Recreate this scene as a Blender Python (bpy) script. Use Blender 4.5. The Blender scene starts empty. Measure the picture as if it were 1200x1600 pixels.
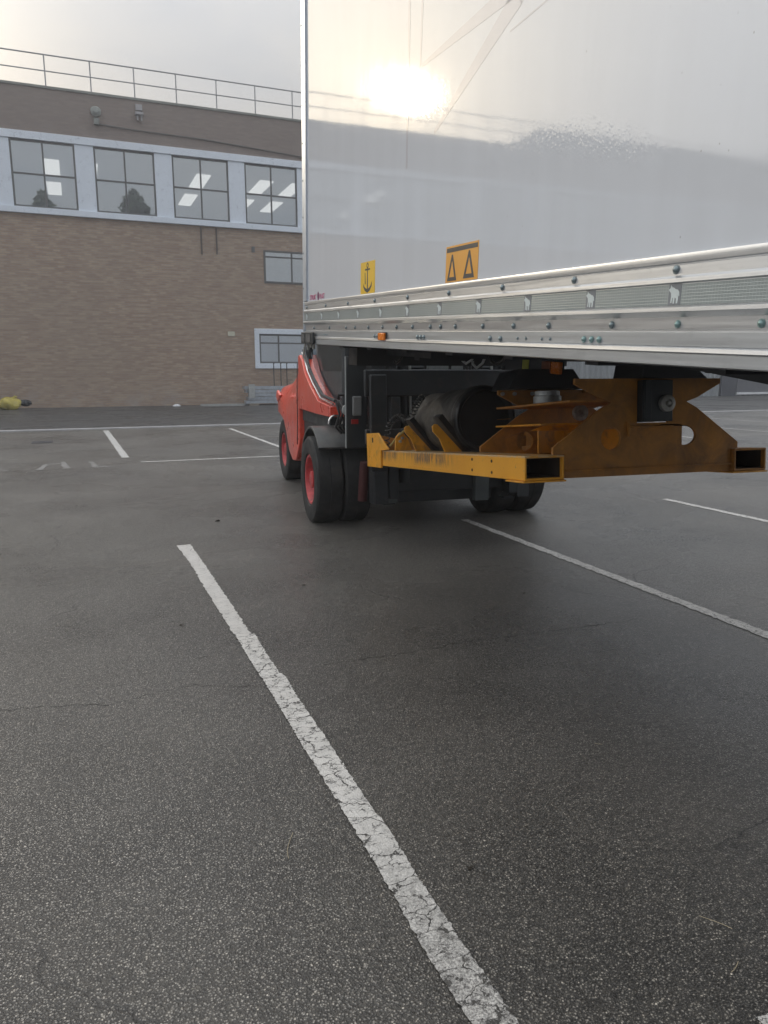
import bpy, bmesh, math, random
from mathutils import Vector, Matrix
from mathutils.geometry import tessellate_polygon
R = math.radians
random.seed(7)
sc = bpy.context.scene
COL = sc.collection

# ---------------------------------------------------------------- camera, world, sun, exposure
cam_d = bpy.data.cameras.new("camera")
cam = bpy.data.objects.new("camera", cam_d); COL.objects.link(cam)
cam_d.sensor_fit = 'VERTICAL'; cam_d.sensor_height = 24.0; cam_d.lens = 24.0 * 1140 / 1600
cam_d.clip_start = 0.05; cam_d.clip_end = 2000
cam.location = (0, 0, 1.6)
cam.rotation_euler = (R(90 - 10.923), 0, R(-22.419))
sc.camera = cam

SUN_EL, SUN_AZ = 19.0, -22.4            # azimuth from +Y, negative = towards -X
sd = Vector((math.sin(R(SUN_AZ)) * math.cos(R(SUN_EL)), math.cos(R(SUN_AZ)) * math.cos(R(SUN_EL)), math.sin(R(SUN_EL))))
w = bpy.data.worlds.new("World"); sc.world = w; w.use_nodes = True
nt = w.node_tree; N = nt.nodes; Lk = nt.links
for n in list(N): N.remove(n)
def wn(t, **k):
    n = N.new(t)
    for a, b in k.items(): setattr(n, a, b)
    return n
out = wn('ShaderNodeOutputWorld'); bg = wn('ShaderNodeBackground')
sky = wn('ShaderNodeTexSky', sky_type='NISHITA'); sky.sun_disc = False
sky.sun_elevation = R(SUN_EL); sky.sun_rotation = R(SUN_AZ); sky.air_density = 1.2; sky.dust_density = 3.0
tc = wn('ShaderNodeTexCoord'); mp = wn('ShaderNodeMapping'); mp.inputs['Scale'].default_value = (1.0, 1.0, 2.6)
Lk.new(tc.outputs['Generated'], mp.inputs['Vector'])
cn = wn('ShaderNodeTexNoise'); cn.inputs['Scale'].default_value = 2.3; cn.inputs['Detail'].default_value = 5; cn.inputs['Roughness'].default_value = .5
cn.inputs['Distortion'].default_value = .4
Lk.new(mp.outputs['Vector'], cn.inputs['Vector'])
cr = wn('ShaderNodeValToRGB')           # cloud deck, blue-grey to cream (values before the 0.1 strength)
cr.color_ramp.elements[0].position = .36; cr.color_ramp.elements[0].color = (.37, .395, .435, 1)
cr.color_ramp.elements[1].position = .64; cr.color_ramp.elements[1].color = (.53, .515, .495, 1)
Lk.new(cn.outputs['Fac'], cr.inputs['Fac'])
sc10 = wn('ShaderNodeVectorMath', operation='SCALE'); sc10.inputs['Scale'].default_value = 10.0
Lk.new(cr.outputs['Color'], sc10.inputs[0])
mixc = wn('ShaderNodeMix', data_type='RGBA'); mixc.inputs[0].default_value = .9
# an overcast sky is brighter overhead than at the horizon
szn = wn('ShaderNodeSeparateXYZ'); nr0 = wn('ShaderNodeVectorMath', operation='NORMALIZE'); Lk.new(tc.outputs['Generated'], nr0.inputs[0]); Lk.new(nr0.outputs[0], szn.inputs[0])
mrz = wn('ShaderNodeMapRange'); mrz.inputs[1].default_value = .30; mrz.inputs[2].default_value = 1.0; mrz.inputs[3].default_value = .80; mrz.inputs[4].default_value = 3.0; Lk.new(szn.outputs[2], mrz.inputs[0])
scz = wn('ShaderNodeVectorMath', operation='SCALE'); Lk.new(sc10.outputs[0], scz.inputs[0]); Lk.new(mrz.outputs[0], scz.inputs['Scale'])
Lk.new(sky.outputs['Color'], mixc.inputs[6]); Lk.new(scz.outputs[0], mixc.inputs[7])
dot = wn('ShaderNodeVectorMath', operation='DOT_PRODUCT'); dot.inputs[1].default_value = sd
nrm = wn('ShaderNodeVectorMath', operation='NORMALIZE'); Lk.new(tc.outputs['Generated'], nrm.inputs[0]); Lk.new(nrm.outputs[0], dot.inputs[0])
mx = wn('ShaderNodeMath', operation='MAXIMUM'); mx.inputs[1].default_value = 0; Lk.new(dot.outputs['Value'], mx.inputs[0])
def glow(power, col):
    p = wn('ShaderNodeMath', operation='POWER'); p.inputs[1].default_value = power; Lk.new(mx.outputs[0], p.inputs[0])
    s = wn('ShaderNodeVectorMath', operation='SCALE'); s.inputs[0].default_value = col; Lk.new(p.outputs[0], s.inputs['Scale']); return s
a1 = wn('ShaderNodeVectorMath', operation='ADD'); Lk.new(mixc.outputs[2], a1.inputs[0]); Lk.new(glow(36, (15, 13, 9.5)).outputs[0], a1.inputs[1])
a2 = wn('ShaderNodeVectorMath', operation='ADD'); Lk.new(a1.outputs[0], a2.inputs[0]); Lk.new(glow(150, (2.5, 1.7, .7)).outputs[0], a2.inputs[1])
a3 = wn('ShaderNodeVectorMath', operation='ADD'); Lk.new(a2.outputs[0], a3.inputs[0]); Lk.new(glow(900, (5, 3.4, 1.4)).outputs[0], a3.inputs[1])
# brighter break in the cloud to the far left
dot2 = wn('ShaderNodeVectorMath', operation='DOT_PRODUCT'); dot2.inputs[1].default_value = (math.sin(R(-50)) * math.cos(R(24)), math.cos(R(-50)) * math.cos(R(24)), math.sin(R(24)))
Lk.new(nrm.outputs[0], dot2.inputs[0]); mx2 = wn('ShaderNodeMath', operation='MAXIMUM'); mx2.inputs[1].default_value = 0; Lk.new(dot2.outputs['Value'], mx2.inputs[0])
pw2 = wn('ShaderNodeMath', operation='POWER'); pw2.inputs[1].default_value = 22; Lk.new(mx2.outputs[0], pw2.inputs[0])
sg2 = wn('ShaderNodeVectorMath', operation='SCALE'); sg2.inputs[0].default_value = (12, 11.8, 11.5); Lk.new(pw2.outputs[0], sg2.inputs['Scale'])
a4 = wn('ShaderNodeVectorMath', operation='ADD'); Lk.new(a3.outputs[0], a4.inputs[0]); Lk.new(sg2.outputs[0], a4.inputs[1]); a3 = a4
Lk.new(a3.outputs[0], bg.inputs['Color']); bg.inputs['Strength'].default_value = 0.1
Lk.new(bg.outputs[0], out.inputs['Surface'])

sl = bpy.data.lights.new("sun", 'SUN'); sl.energy = .5; sl.angle = R(2.2); sl.color = (1.0, .84, .62)
so = bpy.data.objects.new("sun", sl); COL.objects.link(so)
so.rotation_euler = sd.to_track_quat('Z', 'Y').to_euler(); so.location = (-10, 30, 25)
sc.view_settings.view_transform = 'Standard'; sc.view_settings.look = 'None'
sc.view_settings.exposure = 0.5; sc.view_settings.gamma = 1.0
sc.cycles.max_bounces = 8

# ---------------------------------------------------------------- helpers
MATS = {}
class NG:
    def __init__(s, name):
        s.m = bpy.data.materials.new(name); s.m.use_nodes = True
        s.t = s.m.node_tree; s.b = s.t.nodes['Principled BSDF']; s.o = s.t.nodes['Material Output']
    def n(s, t, ins=None, **k):
        x = s.t.nodes.new(t)
        for a, b in k.items(): setattr(x, a, b)
        if ins:
            for a, b in ins.items():
                if isinstance(b, bpy.types.NodeSocket): s.t.links.new(b, x.inputs[a])
                else: x.inputs[a].default_value = b
        return x
    def l(s, a, b): s.t.links.new(a, b)
    def tex(s, scale=(1, 1, 1), kind='Object'):
        return s.n('ShaderNodeMapping', {'Vector': s.n('ShaderNodeTexCoord').outputs[kind], 'Scale': scale}).outputs[0]
    def noise(s, v, scale, detail=3, rough=.5, dist=0):
        return s.n('ShaderNodeTexNoise', {'Vector': v, 'Scale': scale, 'Detail': detail, 'Roughness': rough, 'Distortion': dist}).outputs['Fac']
    def ramp(s, f, stops):
        r = s.n('ShaderNodeValToRGB', {'Fac': f}); e = r.color_ramp.elements
        while len(e) < len(stops): e.new(.5)
        for i, (p, c) in enumerate(stops):
            e[i].position = p; e[i].color = c if len(c) == 4 else (*c, 1)
        return r.outputs['Color']
    def mix(s, f, a, b, mode='MIX'):
        x = s.n('ShaderNodeMix', data_type='RGBA', blend_type=mode)
        for i, v in ((0, f), (6, a), (7, b)):
            if isinstance(v, bpy.types.NodeSocket): s.l(v, x.inputs[i])
            else: x.inputs[i].default_value = v if i == 0 else ((*v, 1) if len(v) == 3 else v)
        return x.outputs[2]
    def mr(s, f, a, b, c, d):
        return s.n('ShaderNodeMapRange', {0: f, 1: a, 2: b, 3: c, 4: d}).outputs[0]
    def math(s, op, a, b=0.0):
        return s.n('ShaderNodeMath', {0: a, 1: b}, operation=op).outputs[0]
    def bump(s, h, strength, dist, nrm=None):
        i = {'Height': h, 'Strength': strength, 'Distance': dist}
        if nrm is not None: i['Normal'] = nrm
        return s.n('ShaderNodeBump', i).outputs[0]
    def set(s, **k):
        for a, b in k.items():
            a = a.replace('_', ' ')
            if isinstance(b, bpy.types.NodeSocket): s.l(b, s.b.inputs[a])
            else: s.b.inputs[a].default_value = (*b, 1) if isinstance(b, tuple) and len(b) == 3 else b
        return s.m

def pm(name, c, rough=.5, metal=0.0, var=.12, sc_=3.0, dirt=None, dirt_amt=.35, dscale=6.0, bump=0.0, bscale=60, coat=0.0):
    g = NG(name); v = g.tex()
    n1 = g.noise(v, sc_, 5, .6)
    lo = tuple(x * (1 - var) for x in c); hi = tuple(min(1, x * (1 + var)) for x in c)
    col = g.ramp(n1, [(.3, lo), (.7, hi)])
    if dirt:
        n2 = g.noise(v, dscale, 8, .68, .6)
        f = g.mr(n2, .60 - dirt_amt * .3, .74, 0, .85)
        col = g.mix(f, col, dirt)
    rr = g.mr(g.noise(v, sc_ * 3, 4), .3, .7, max(0.03, rough - .08), min(1, rough + .1))
    k = dict(Base_Color=col, Roughness=rr, Metallic=metal)
    if bump: k['Normal'] = g.bump(g.noise(v, bscale, 4), bump, .01)
    m = g.set(**k)
    if coat: g.b.inputs['Coat Weight'].default_value = coat; g.b.inputs['Coat Roughness'].default_value = .08
    MATS[name] = m
    return m

def tag(o, label=None, cat=None, group=None, kind=None):
    if label: o['label'] = label
    if cat: o['category'] = cat
    if group: o['group'] = group
    if kind: o['kind'] = kind
    return o
def empty(name, loc=(0, 0, 0), rot=(0, 0, 0), label=None, cat=None, group=None):
    o = bpy.data.objects.new(name, None); COL.objects.link(o); o.location = loc; o.rotation_euler = rot
    o.empty_display_size = .2
    return tag(o, label, cat, group)

class MB:
    def __init__(s): s.v = []; s.f = []; s.mi = []; s.cm = 0
    def add(s, vs, fs):
        b = len(s.v); s.v += [tuple(x) for x in vs]
        for f in fs: s.f.append(tuple(i + b for i in f)); s.mi.append(s.cm)
    def box(s, x0, x1, y0, y1, z0, z1, M=None):
        vs = [Vector(p) for p in ((x0, y0, z0), (x1, y0, z0), (x1, y1, z0), (x0, y1, z0), (x0, y0, z1), (x1, y0, z1), (x1, y1, z1), (x0, y1, z1))]
        if M is not None: vs = [M @ p for p in vs]
        s.add(vs, [(0, 3, 2, 1), (4, 5, 6, 7), (0, 1, 5, 4), (1, 2, 6, 5), (2, 3, 7, 6), (3, 0, 4, 7)]); return s
    def prism(s, pts, lo, hi, axis='x', holes=()):
        # pts: 2-D polygon; axis x -> (y,z), axis y -> (x,z), axis z -> (x,y)
        def P(p, d):
            return {'x': (d, p[0], p[1]), 'y': (p[0], d, p[1]), 'z': (p[0], p[1], d)}[axis]
        def area(q): return sum(q[i][0] * q[(i + 1) % len(q)][1] - q[(i + 1) % len(q)][0] * q[i][1] for i in range(len(q)))
        loops = [list(pts)] + [list(h) for h in holes]
        if area(loops[0]) < 0: loops[0].reverse()
        for h in loops[1:]:
            if area(h) > 0: h.reverse()
        flat = [p for l in loops for p in l]
        tris = tessellate_polygon([[Vector((p[0], p[1], 0)) for p in l] for l in loops])
        n = len(flat); vs = [P(p, lo) for p in flat] + [P(p, hi) for p in flat]
        fs = []
        for t in tris:
            a, b, c = [flat[i] for i in t]
            ccw = (b[0] - a[0]) * (c[1] - a[1]) - (b[1] - a[1]) * (c[0] - a[0]) > 0
            t = t if ccw else (t[0], t[2], t[1])
            hi_t = tuple(i + n for i in t); lo_t = (t[0], t[2], t[1])
            if axis == 'y': hi_t = (hi_t[0], hi_t[2], hi_t[1]); lo_t = (t[0], t[1], t[2])
            fs += [hi_t, lo_t]
        b = 0
        for l in loops:
            m = len(l)
            for i in range(m):
                j = (i + 1) % m
                q = (b + i, b + j, n + b + j, n + b + i)
                if axis == 'y': q = q[::-1]
                fs.append(q)
            b += m
        s.add(vs, fs); return s
    def ring_loft(s, rings, closed=True, caps=True):
        m = len(rings[0]); vs = [p for r in rings for p in r]; fs = []
        for k in range(len(rings) - 1):
            for i in range(m if closed else m - 1):
                j = (i + 1) % m
                fs.append((k * m + i, k * m + j, (k + 1) * m + j, (k + 1) * m + i))
        if caps:
            fs.append(tuple(range(m))[::-1]); fs.append(tuple((len(rings) - 1) * m + i for i in range(m)))
        s.add(vs, fs); return s
    def tube(s, path, r, seg=8, caps=True):
        path = [Vector(p) for p in path]; rings = []; up = None
        for i, p in enumerate(path):
            d = (path[min(i + 1, len(path) - 1)] - path[max(i - 1, 0)]).normalized()
            if up is None:
                up = Vector((0, 0, 1)) if abs(d.z) < .9 else Vector((1, 0, 0))
            x = (up - d * up.dot(d)).normalized(); y = d.cross(x); up = x
            rr = r[i] if isinstance(r, (list, tuple)) else r
            rings.append([p + (x * math.cos(2 * math.pi * k / seg) + y * math.sin(2 * math.pi * k / seg)) * rr for k in range(seg)])
        return s.ring_loft(rings, True, caps)
    def lathe(s, prof, c, axis, seg=32, caps=False):
        # prof: list of (along, radius)
        c = Vector(c); ax = Vector(axis).normalized()
        t = Vector((0, 0, 1)) if abs(ax.z) < .9 else Vector((1, 0, 0))
        x = (t - ax * t.dot(ax)).normalized(); y = ax.cross(x)
        rings = [[c + ax * a + (x * math.cos(2 * math.pi * k / seg) + y * math.sin(2 * math.pi * k / seg)) * r for k in range(seg)] for a, r in prof]
        return s.ring_loft(rings, True, caps)
    def quad(s, a, b, c, d): s.add([a, b, c, d], [(0, 1, 2, 3)]); return s
    def build(s, name, mat, parent=None, bevel=0, smooth=32, recalc=True, label=None):
        me = bpy.data.meshes.new(name); me.from_pydata([tuple(v) for v in s.v], [], s.f)
        mats = mat if isinstance(mat, (list, tuple)) else [mat]
        for m in mats: me.materials.append(m)
        if len(mats) > 1:
            for p, i in zip(me.polygons, s.mi): p.material_index = i
        if recalc:
            bm = bmesh.new(); bm.from_mesh(me); bmesh.ops.recalc_face_normals(bm, faces=bm.faces); bm.to_mesh(me); bm.free()
        if smooth:
            for p in me.polygons: p.use_smooth = True
            me.set_sharp_from_angle(angle=R(smooth))
        me.update()
        o = bpy.data.objects.new(name, me); COL.objects.link(o)
        if parent: o.parent = parent
        if bevel:
            bv = o.modifiers.new('bevel', 'BEVEL'); bv.width = bevel; bv.segments = 2; bv.limit_method = 'ANGLE'; bv.angle_limit = R(40)
            bv.harden_normals = False
        if label: o['label'] = label
        return o
def circ(cx, cy, r, n=24, a0=0, a1=360, ry=None):
    full = abs(a1 - a0) >= 360
    k = n if full else n + 1
    return [(cx + r * math.cos(R(a0 + (a1 - a0) * i / n)), cy + (ry or r) * math.sin(R(a0 + (a1 - a0) * i / n))) for i in range(k)]

# ---------------------------------------------------------------- materials
SHEEN = .16
def asphalt_mat(name, stone=125.0, dark=(.018, .0165, .0145), light=(.31, .29, .255), bump=1.0, rough=.36, sheen=None):
    g = NG(name); v = g.tex()
    warp = g.n('ShaderNodeTexNoise', {'Vector': v, 'Scale': 90.0, 'Detail': 2.0}).outputs['Color']
    v2 = g.n('ShaderNodeVectorMath', {0: v, 1: g.n('ShaderNodeVectorMath', {0: warp, 'Scale': .006}, operation='SCALE').outputs[0]}, operation='ADD').outputs[0]
    vo = g.n('ShaderNodeTexVoronoi', {'Vector': v2, 'Scale': stone}, feature='F1')
    vo2 = g.n('ShaderNodeTexVoronoi', {'Vector': v2, 'Scale': stone * 1.9}, feature='F1')
    cs = g.n('ShaderNodeSeparateColor', {0: vo.outputs['Color']})
    col = g.ramp(cs.outputs[0], [(0, tuple(x * .30 for x in light)), (.4, tuple(x * .70 for x in light)), (.8, tuple(x * 1.15 for x in light)), (.95, tuple(x * 1.6 for x in light)), (1, tuple(x * 2.2 for x in light))])
    # binder between the stones (real gaps, dark bitumen)
    d = g.math('MINIMUM', vo.outputs['Distance'], g.math('ADD', vo2.outputs['Distance'], .12))
    gap = g.mr(d, .21, .40, 0, 1.0)
    col = g.mix(gap, col, (.006, .0058, .0055))
    big = g.noise(v, .45, 4, .6); mid = g.noise(v, 2.6, 6, .65)
    col = g.mix(g.mr(big, .35, .68, 0, .45), col, tuple(x * .55 for x in light), 'MIX')
    col = g.mix(g.mr(mid, .62, .78, 0, .35), col, (.10, .094, .085))
    # coarser aggregate clusters and scattered pale chippings keep the grain readable farther off
    cl = g.noise(v, 38, 4, .75); col = g.mix(1.0, col, g.ramp(cl, [(.30, (.42, .42, .42)), (.5, (.95, .95, .95)), (.68, (1.75, 1.72, 1.66))]), 'MULTIPLY')
    chip = g.n('ShaderNodeTexVoronoi', {'Vector': v, 'Scale': 26.0}); chs = g.n('ShaderNodeSeparateColor', {0: chip.outputs['Color']})
    cm_ = g.math('MULTIPLY', g.mr(chip.outputs['Distance'], .10, .16, 1, 0), g.math('GREATER_THAN', chs.outputs[0], .72))
    col = g.mix(g.math('MULTIPLY', cm_, .4), col, (.33, .31, .27))
    rr = g.math('ADD', g.mr(big, .35, .65, rough - .10, rough + .14), g.mr(cs.outputs[1], 0, 1, -.06, .08))
    # hairline cracks
    cv = g.n('ShaderNodeVectorMath', {0: v, 1: g.n('ShaderNodeVectorMath', {0: g.n('ShaderNodeTexNoise', {'Vector': v, 'Scale': 1.6, 'Detail': 7.0}).outputs['Color'], 'Scale': .8}, operation='SCALE').outputs[0]}, operation='ADD').outputs[0]
    ck = g.n('ShaderNodeTexVoronoi', {'Vector': cv, 'Scale': .33}, feature='DISTANCE_TO_EDGE').outputs['Distance']
    cm = g.math('MULTIPLY', g.mr(ck, .0015, .004, 1, 0), g.mr(g.noise(v, .9, 3), .5, .6, 0, .8))
    col = g.mix(cm, col, (.008, .008, .008))
    h = g.math('SUBTRACT', g.mr(d, 0, .8, 1, 0), g.math('MULTIPLY', cm, 1.5))
    h = g.math('ADD', h, g.math('MULTIPLY', cs.outputs[2], .45))
    nb = g.bump(h, bump, .0032)
    nb = g.bump(g.noise(v, 9, 5, .6), .35, .02, nb)
    return g.set(Base_Color=col, Roughness=rr, Normal=nb, Specular_IOR_Level=.5, Coat_Weight=g.math('MULTIPLY', g.mr(g.noise(v, .7, 5, .6), .32, .68, .55, 1.0), g.mr(gap, 0, 1, 1, .25)), Coat_Roughness=g.mr(g.noise(v, .38, 5, .65, .5), .38, .62, .20, .42), Coat_IOR=1.85, Sheen_Weight=SHEEN if sheen is None else sheen, Sheen_Roughness=.27, Sheen_Tint=(1.0, .97, .93), Coat_Normal=g.bump(g.noise(v, 9, 5, .6), .3, .01, g.bump(h, .5, .0010)))
M_ASPH = asphalt_mat('asphalt')
M_ROAD = asphalt_mat('road_asphalt', 90, (.02, .021, .022), (.070, .075, .080), .5, .70, .12)

def paint_mat(name, wear=0.0, base=(.70, .685, .65), fade=0.0, crack=1.0, near=False):
    g = NG(name); v = g.tex()
    def warp(sc, amp, det=6.0):
        return g.n('ShaderNodeVectorMath', {0: v, 1: g.n('ShaderNodeVectorMath', {0: g.n('ShaderNodeTexNoise', {'Vector': v, 'Scale': sc, 'Detail': det, 'Roughness': .65}).outputs['Color'], 'Scale': amp}, operation='SCALE').outputs[0]}, operation='ADD').outputs[0]
    c1 = g.n('ShaderNodeTexVoronoi', {'Vector': g.n('ShaderNodeMapping', {'Vector': warp(14, .07), 'Scale': (.75, 1.5, 1)}).outputs[0], 'Scale': 9.0}, feature='DISTANCE_TO_EDGE').outputs['Distance']
    c2 = g.n('ShaderNodeTexVoronoi', {'Vector': g.n('ShaderNodeMapping', {'Vector': warp(30, .035), 'Scale': (.9, 1.4, 1)}).outputs[0], 'Scale': 33.0}, feature='DISTANCE_TO_EDGE').outputs['Distance']
    wid = g.mr(g.noise(v, 17, 3), .35, .7, .004, .030)
    m1 = g.math('LESS_THAN', c1, g.math('MULTIPLY', wid, crack))
    reg = g.mr(g.noise(v, 24, 3), .46, .60, 0, crack)
    m2 = g.math('MULTIPLY', g.mr(c2, .02, .07, 1, 0), reg)
    pit = g.mr(g.noise(v, 210, 3, .7), .57, .64, 0, .85)
    wr = g.mr(g.noise(v, 42, 8, .75), .62 - wear * .25, .68 - wear * .14, 0, 1)
    if near:      # traffic has worn the near end of this line hardest
        yy = g.n('ShaderNodeSeparateXYZ', {0: v}).outputs[1]
        k_ = g.mr(yy, 2.3, 1.45, 0, 1)
        pit = g.math('MAXIMUM', g.math('MULTIPLY', pit, .6), g.math('MULTIPLY', k_, g.mr(g.noise(v, 130, 4, .8), .47, .54, 0, .95)))
        wr = g.math('MAXIMUM', wr, g.math('MULTIPLY', k_, g.mr(g.noise(v, 26, 8, .8), .52, .56, 0, 1)))
    m = g.math('MAXIMUM', g.math('MAXIMUM', m1, m2), g.math('MAXIMUM', g.math('MULTIPLY', pit, .7), wr))
    if fade: m = g.math('MAXIMUM', m, fade)
    m = g.math('MULTIPLY', m, .95)
    tint = g.ramp(g.noise(v, 7, 6, .65), [(.3, tuple(x * .84 for x in base)), (.55, base), (.74, base), (.8, (base[0] * .82, base[1] * .74, base[2] * .60))])
    col = g.mix(m, tint, (.028, .026, .023))
    st = g.n('ShaderNodeTexVoronoi', {'Vector': v, 'Scale': 130.0}).outputs['Distance']
    nb = g.bump(g.math('SUBTRACT', g.mr(st, 0, .8, .5, 0), m), .6, .005)
    return g.set(Base_Color=col, Roughness=.5, Normal=nb, Sheen_Weight=.4, Sheen_Roughness=.3)
M_PAINT = paint_mat('road_paint', .1, near=True); M_PAINT_FAR = paint_mat('smooth_road_paint', 0, (.68, .665, .63), 0, .35); M_PAINT_OLD = paint_mat('old_road_paint', .30, (.66, .65, .62), 0, .6)
M_PAINT_FADE = paint_mat('faded_road_paint', .7, (.42, .41, .39), .35)

def brick_mat():
    g = NG('brick'); tcn = g.n('ShaderNodeTexCoord').outputs['Object']
    s = g.n('ShaderNodeSeparateXYZ', {0: tcn})
    v = g.n('ShaderNodeCombineXYZ', {0: g.math('ADD', s.outputs[0], s.outputs[1]), 1: s.outputs[2], 2: 0.0}).outputs[0]
    br = g.n('ShaderNodeTexBrick', {'Vector': v, 'Color1': (.31, .215, .155, 1), 'Color2': (.44, .335, .245, 1), 'Mortar': (.29, .265, .24, 1), 'Scale': 1.0,
                                    'Mortar Size': .012, 'Mortar Smooth': .3, 'Bias': -.1, 'Brick Width': .28, 'Row Height': .094})
    # long random runs of darker bricks
    run = g.noise(g.n('ShaderNodeMapping', {'Vector': v, 'Scale': (1.1, 10.6, 1)}).outputs[0], 1.0, 3, .7)
    col = g.mix(g.mr(run, .48, .62, 0, .42), br.outputs['Color'], (.19, .135, .11))
    big = g.noise(v, .18, 4, .6)
    col = g.mix(g.mr(big, .4, .7, 0, .4), col, (.29, .245, .20))
    # lime bloom near the foot of the wall
    low = g.mr(s.outputs[2], .1, 1.1, 1, 0)
    bloom = g.math('MULTIPLY', low, g.mr(g.noise(v, .9, 6, .7), .50, .64, 0, .7))
    col = g.mix(bloom, col, (.34, .31, .30))
    # greyer above the window band: sky glare put into the brick colour
    up = g.mr(s.outputs[2], 11.2, 11.4, 0, .7)
    col = g.mix(up, col, (.175, .155, .155))
    nb = g.bump(br.outputs['Fac'], -.4, .01)
    return g.set(Base_Color=col, Roughness=.9, Normal=nb)
M_BRICK = brick_mat()
M_COPING = pm('coping', (.20, .215, .20), .7, var=.2, sc_=1)
M_BAND = pm('pale_blue_cladding', (.70, .77, .86), .45, var=.05, sc_=.5, dirt=(.35, .4, .48), dirt_amt=.1)
M_FRAME = pm('window_frame_grey', (.10, .105, .11), .5, var=.1)
M_CEIL = pm('interior_plaster', (.45, .46, .48), .9, var=.05)
M_WHITE = pm('white_paint', (.72, .74, .77), .5, var=.05)
g = NG('window_glass')
tr = g.n('ShaderNodeBsdfTransparent', {'Color': (.72, .76, .80, 1)}); gl = g.n('ShaderNodeBsdfGlossy', {'Roughness': .01, 'Color': (.86, .93, 1, 1)})
mxs = g.n('ShaderNodeMixShader', {0: .5, 1: tr.outputs[0], 2: gl.outputs[0]}); g.l(mxs.outputs[0], g.o.inputs['Surface'])
M_GLASS = g.m
g = NG('fluorescent_panel'); em = g.n('ShaderNodeEmission', {'Color': (1, .96, .88, 1), 'Strength': .9}); g.l(em.outputs[0], g.o.inputs['Surface']); M_LAMP = g.m
M_RAILING = pm('galvanised_rail', (.30, .31, .33), .5, .3)
def corr_mat():
    g = NG('corrugated_sheet'); s = g.n('ShaderNodeSeparateXYZ', {0: g.tex()})
    col = g.ramp(g.noise(g.tex((1, 1, .15)), 1.2, 4), [(.3, (.20, .22, .235)), (.7, (.30, .325, .34))])
    return g.set(Base_Color=col, Roughness=.55)
M_CORR = corr_mat()
M_DARK_DOOR = pm('dark_door', (.05, .055, .07), .5)

def panel_mat(name, base, rough):
    g = NG(name); v = g.tex()
    streak = g.noise(g.tex((3.0, 1, .35)), 2.2, 5, .6)
    col = g.ramp(streak, [(.3, tuple(x * .955 for x in base)), (.7, base)])
    # fine grime specks and vertical run marks, denser low down
    sp = g.n('ShaderNodeTexVoronoi', {'Vector': g.tex((1, 1, .6)), 'Scale': 24.0}).outputs['Distance']
    spk = g.math('MULTIPLY', g.mr(sp, .035, .06, 1, 0), g.mr(g.noise(v, 2.0, 2), .52, .62, 0, .6))
    col = g.mix(spk, col, (.16, .15, .14))
    h1 = g.noise(g.tex((2.6, 1, .9)), 1.5, 2, .4)       # slow waviness of the sheet
    h2 = g.noise(g.tex((9, 1, 3.0)), 3.0, 3, .55)
    dr = g.n('ShaderNodeTexVoronoi', {'Vector': g.tex((1, 1, .75)), 'Scale': 75.0}).outputs['Distance']   # drying droplets
    drm = g.math('MULTIPLY', g.mr(dr, .15, .42, 1, 0), g.mr(g.noise(v, .9, 3), .42, .62, 0, 1))
    nb = g.bump(h1, .035, .02); nb = g.bump(h2, .008, .006, nb); nb = g.bump(drm, .10, .001, nb)
    rr = g.mr(g.noise(g.tex((6, 1, 1.2)), 2.5, 4), .3, .7, rough - .008, rough + .012)
    m = g.set(Base_Color=col, Roughness=rr, Normal=nb, IOR=1.85)
    return m
M_PANEL = panel_mat('white_grp_panel', (.69, .725, .775), .042)
M_GHOST = panel_mat('ghost_of_old_lettering', (.615, .615, .655), .046)
def alu_mat(name, c=(.62, .64, .66), rough=.34, metal=.85, stretch=(.25, 1, 14)):
    g = NG(name); v = g.tex(stretch)
    n = g.noise(v, 6, 5, .65)
    col = g.ramp(n, [(.3, tuple(x * .84 for x in c)), (.7, c)])
    dirt = g.mr(g.noise(g.tex((2, 1, 5)), 3, 7, .7), .56, .72, 0, .45)
    col = g.mix(dirt, col, tuple(x * .6 for x in c))
    return g.set(Base_Color=col, Roughness=g.mr(n, .3, .7, rough - .06, rough + .12), Metallic=metal, Normal=g.bump(g.noise(g.tex(), 45, 4), .06, .004))
M_ALU = alu_mat('anodised_aluminium'); M_ALU2 = alu_mat('dull_aluminium', (.46, .49, .52), .45, .8)
M_POST = alu_mat('corner_post_aluminium', (.62, .68, .76), .35, .6, (14, 1, .25))
def tape_mat():
    g = NG('reflective_tape'); v = g.tex()
    vo = g.n('ShaderNodeTexVoronoi', {'Vector': g.tex((1, 1, 1)), 'Scale': 150.0}, feature='F1', distance='MANHATTAN').outputs['Distance']
    sep = g.n('ShaderNodeSeparateXYZ', {0: v})
    wx = g.math('PINGPONG', g.math('MULTIPLY', sep.outputs[0], 1.0), .0055); wz = g.math('PINGPONG', g.math('MULTIPLY', sep.outputs[2], 1.0), .0045)
    grid = g.math('MAXIMUM', g.mr(wx, .0, .0015, 1, 0), g.mr(wz, 0, .0013, 1, 0))
    col = g.mix(g.math('MULTIPLY', grid, .5), (.34, .385, .385), (.50, .55, .56))
    col = g.mix(g.mr(g.noise(v, 5, 4), .4, .7, 0, .4), col, (.28, .32, .325))
    return g.set(Base_Color=col, Roughness=.28, Metallic=.25, Normal=g.bump(grid, .3, .001))
M_TAPE = tape_mat()
M_TAPE_PATCH = pm('tape_patch', (.25, .27, .29), .3, .2, var=.08)
M_EMBLEM = pm('silver_emblem', (.62, .70, .72), .4, .2, var=.04)
M_RIVET = pm('rivet_steel', (.22, .27, .29), .4, .7, var=.25, sc_=20)
M_RIVET_G = pm('rivet_green_zinc', (.24, .36, .36), .4, .5, var=.2, sc_=20)
M_ORANGE = pm('amber_lens', (.82, .22, .015), .25, var=.08, sc_=20)
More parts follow.
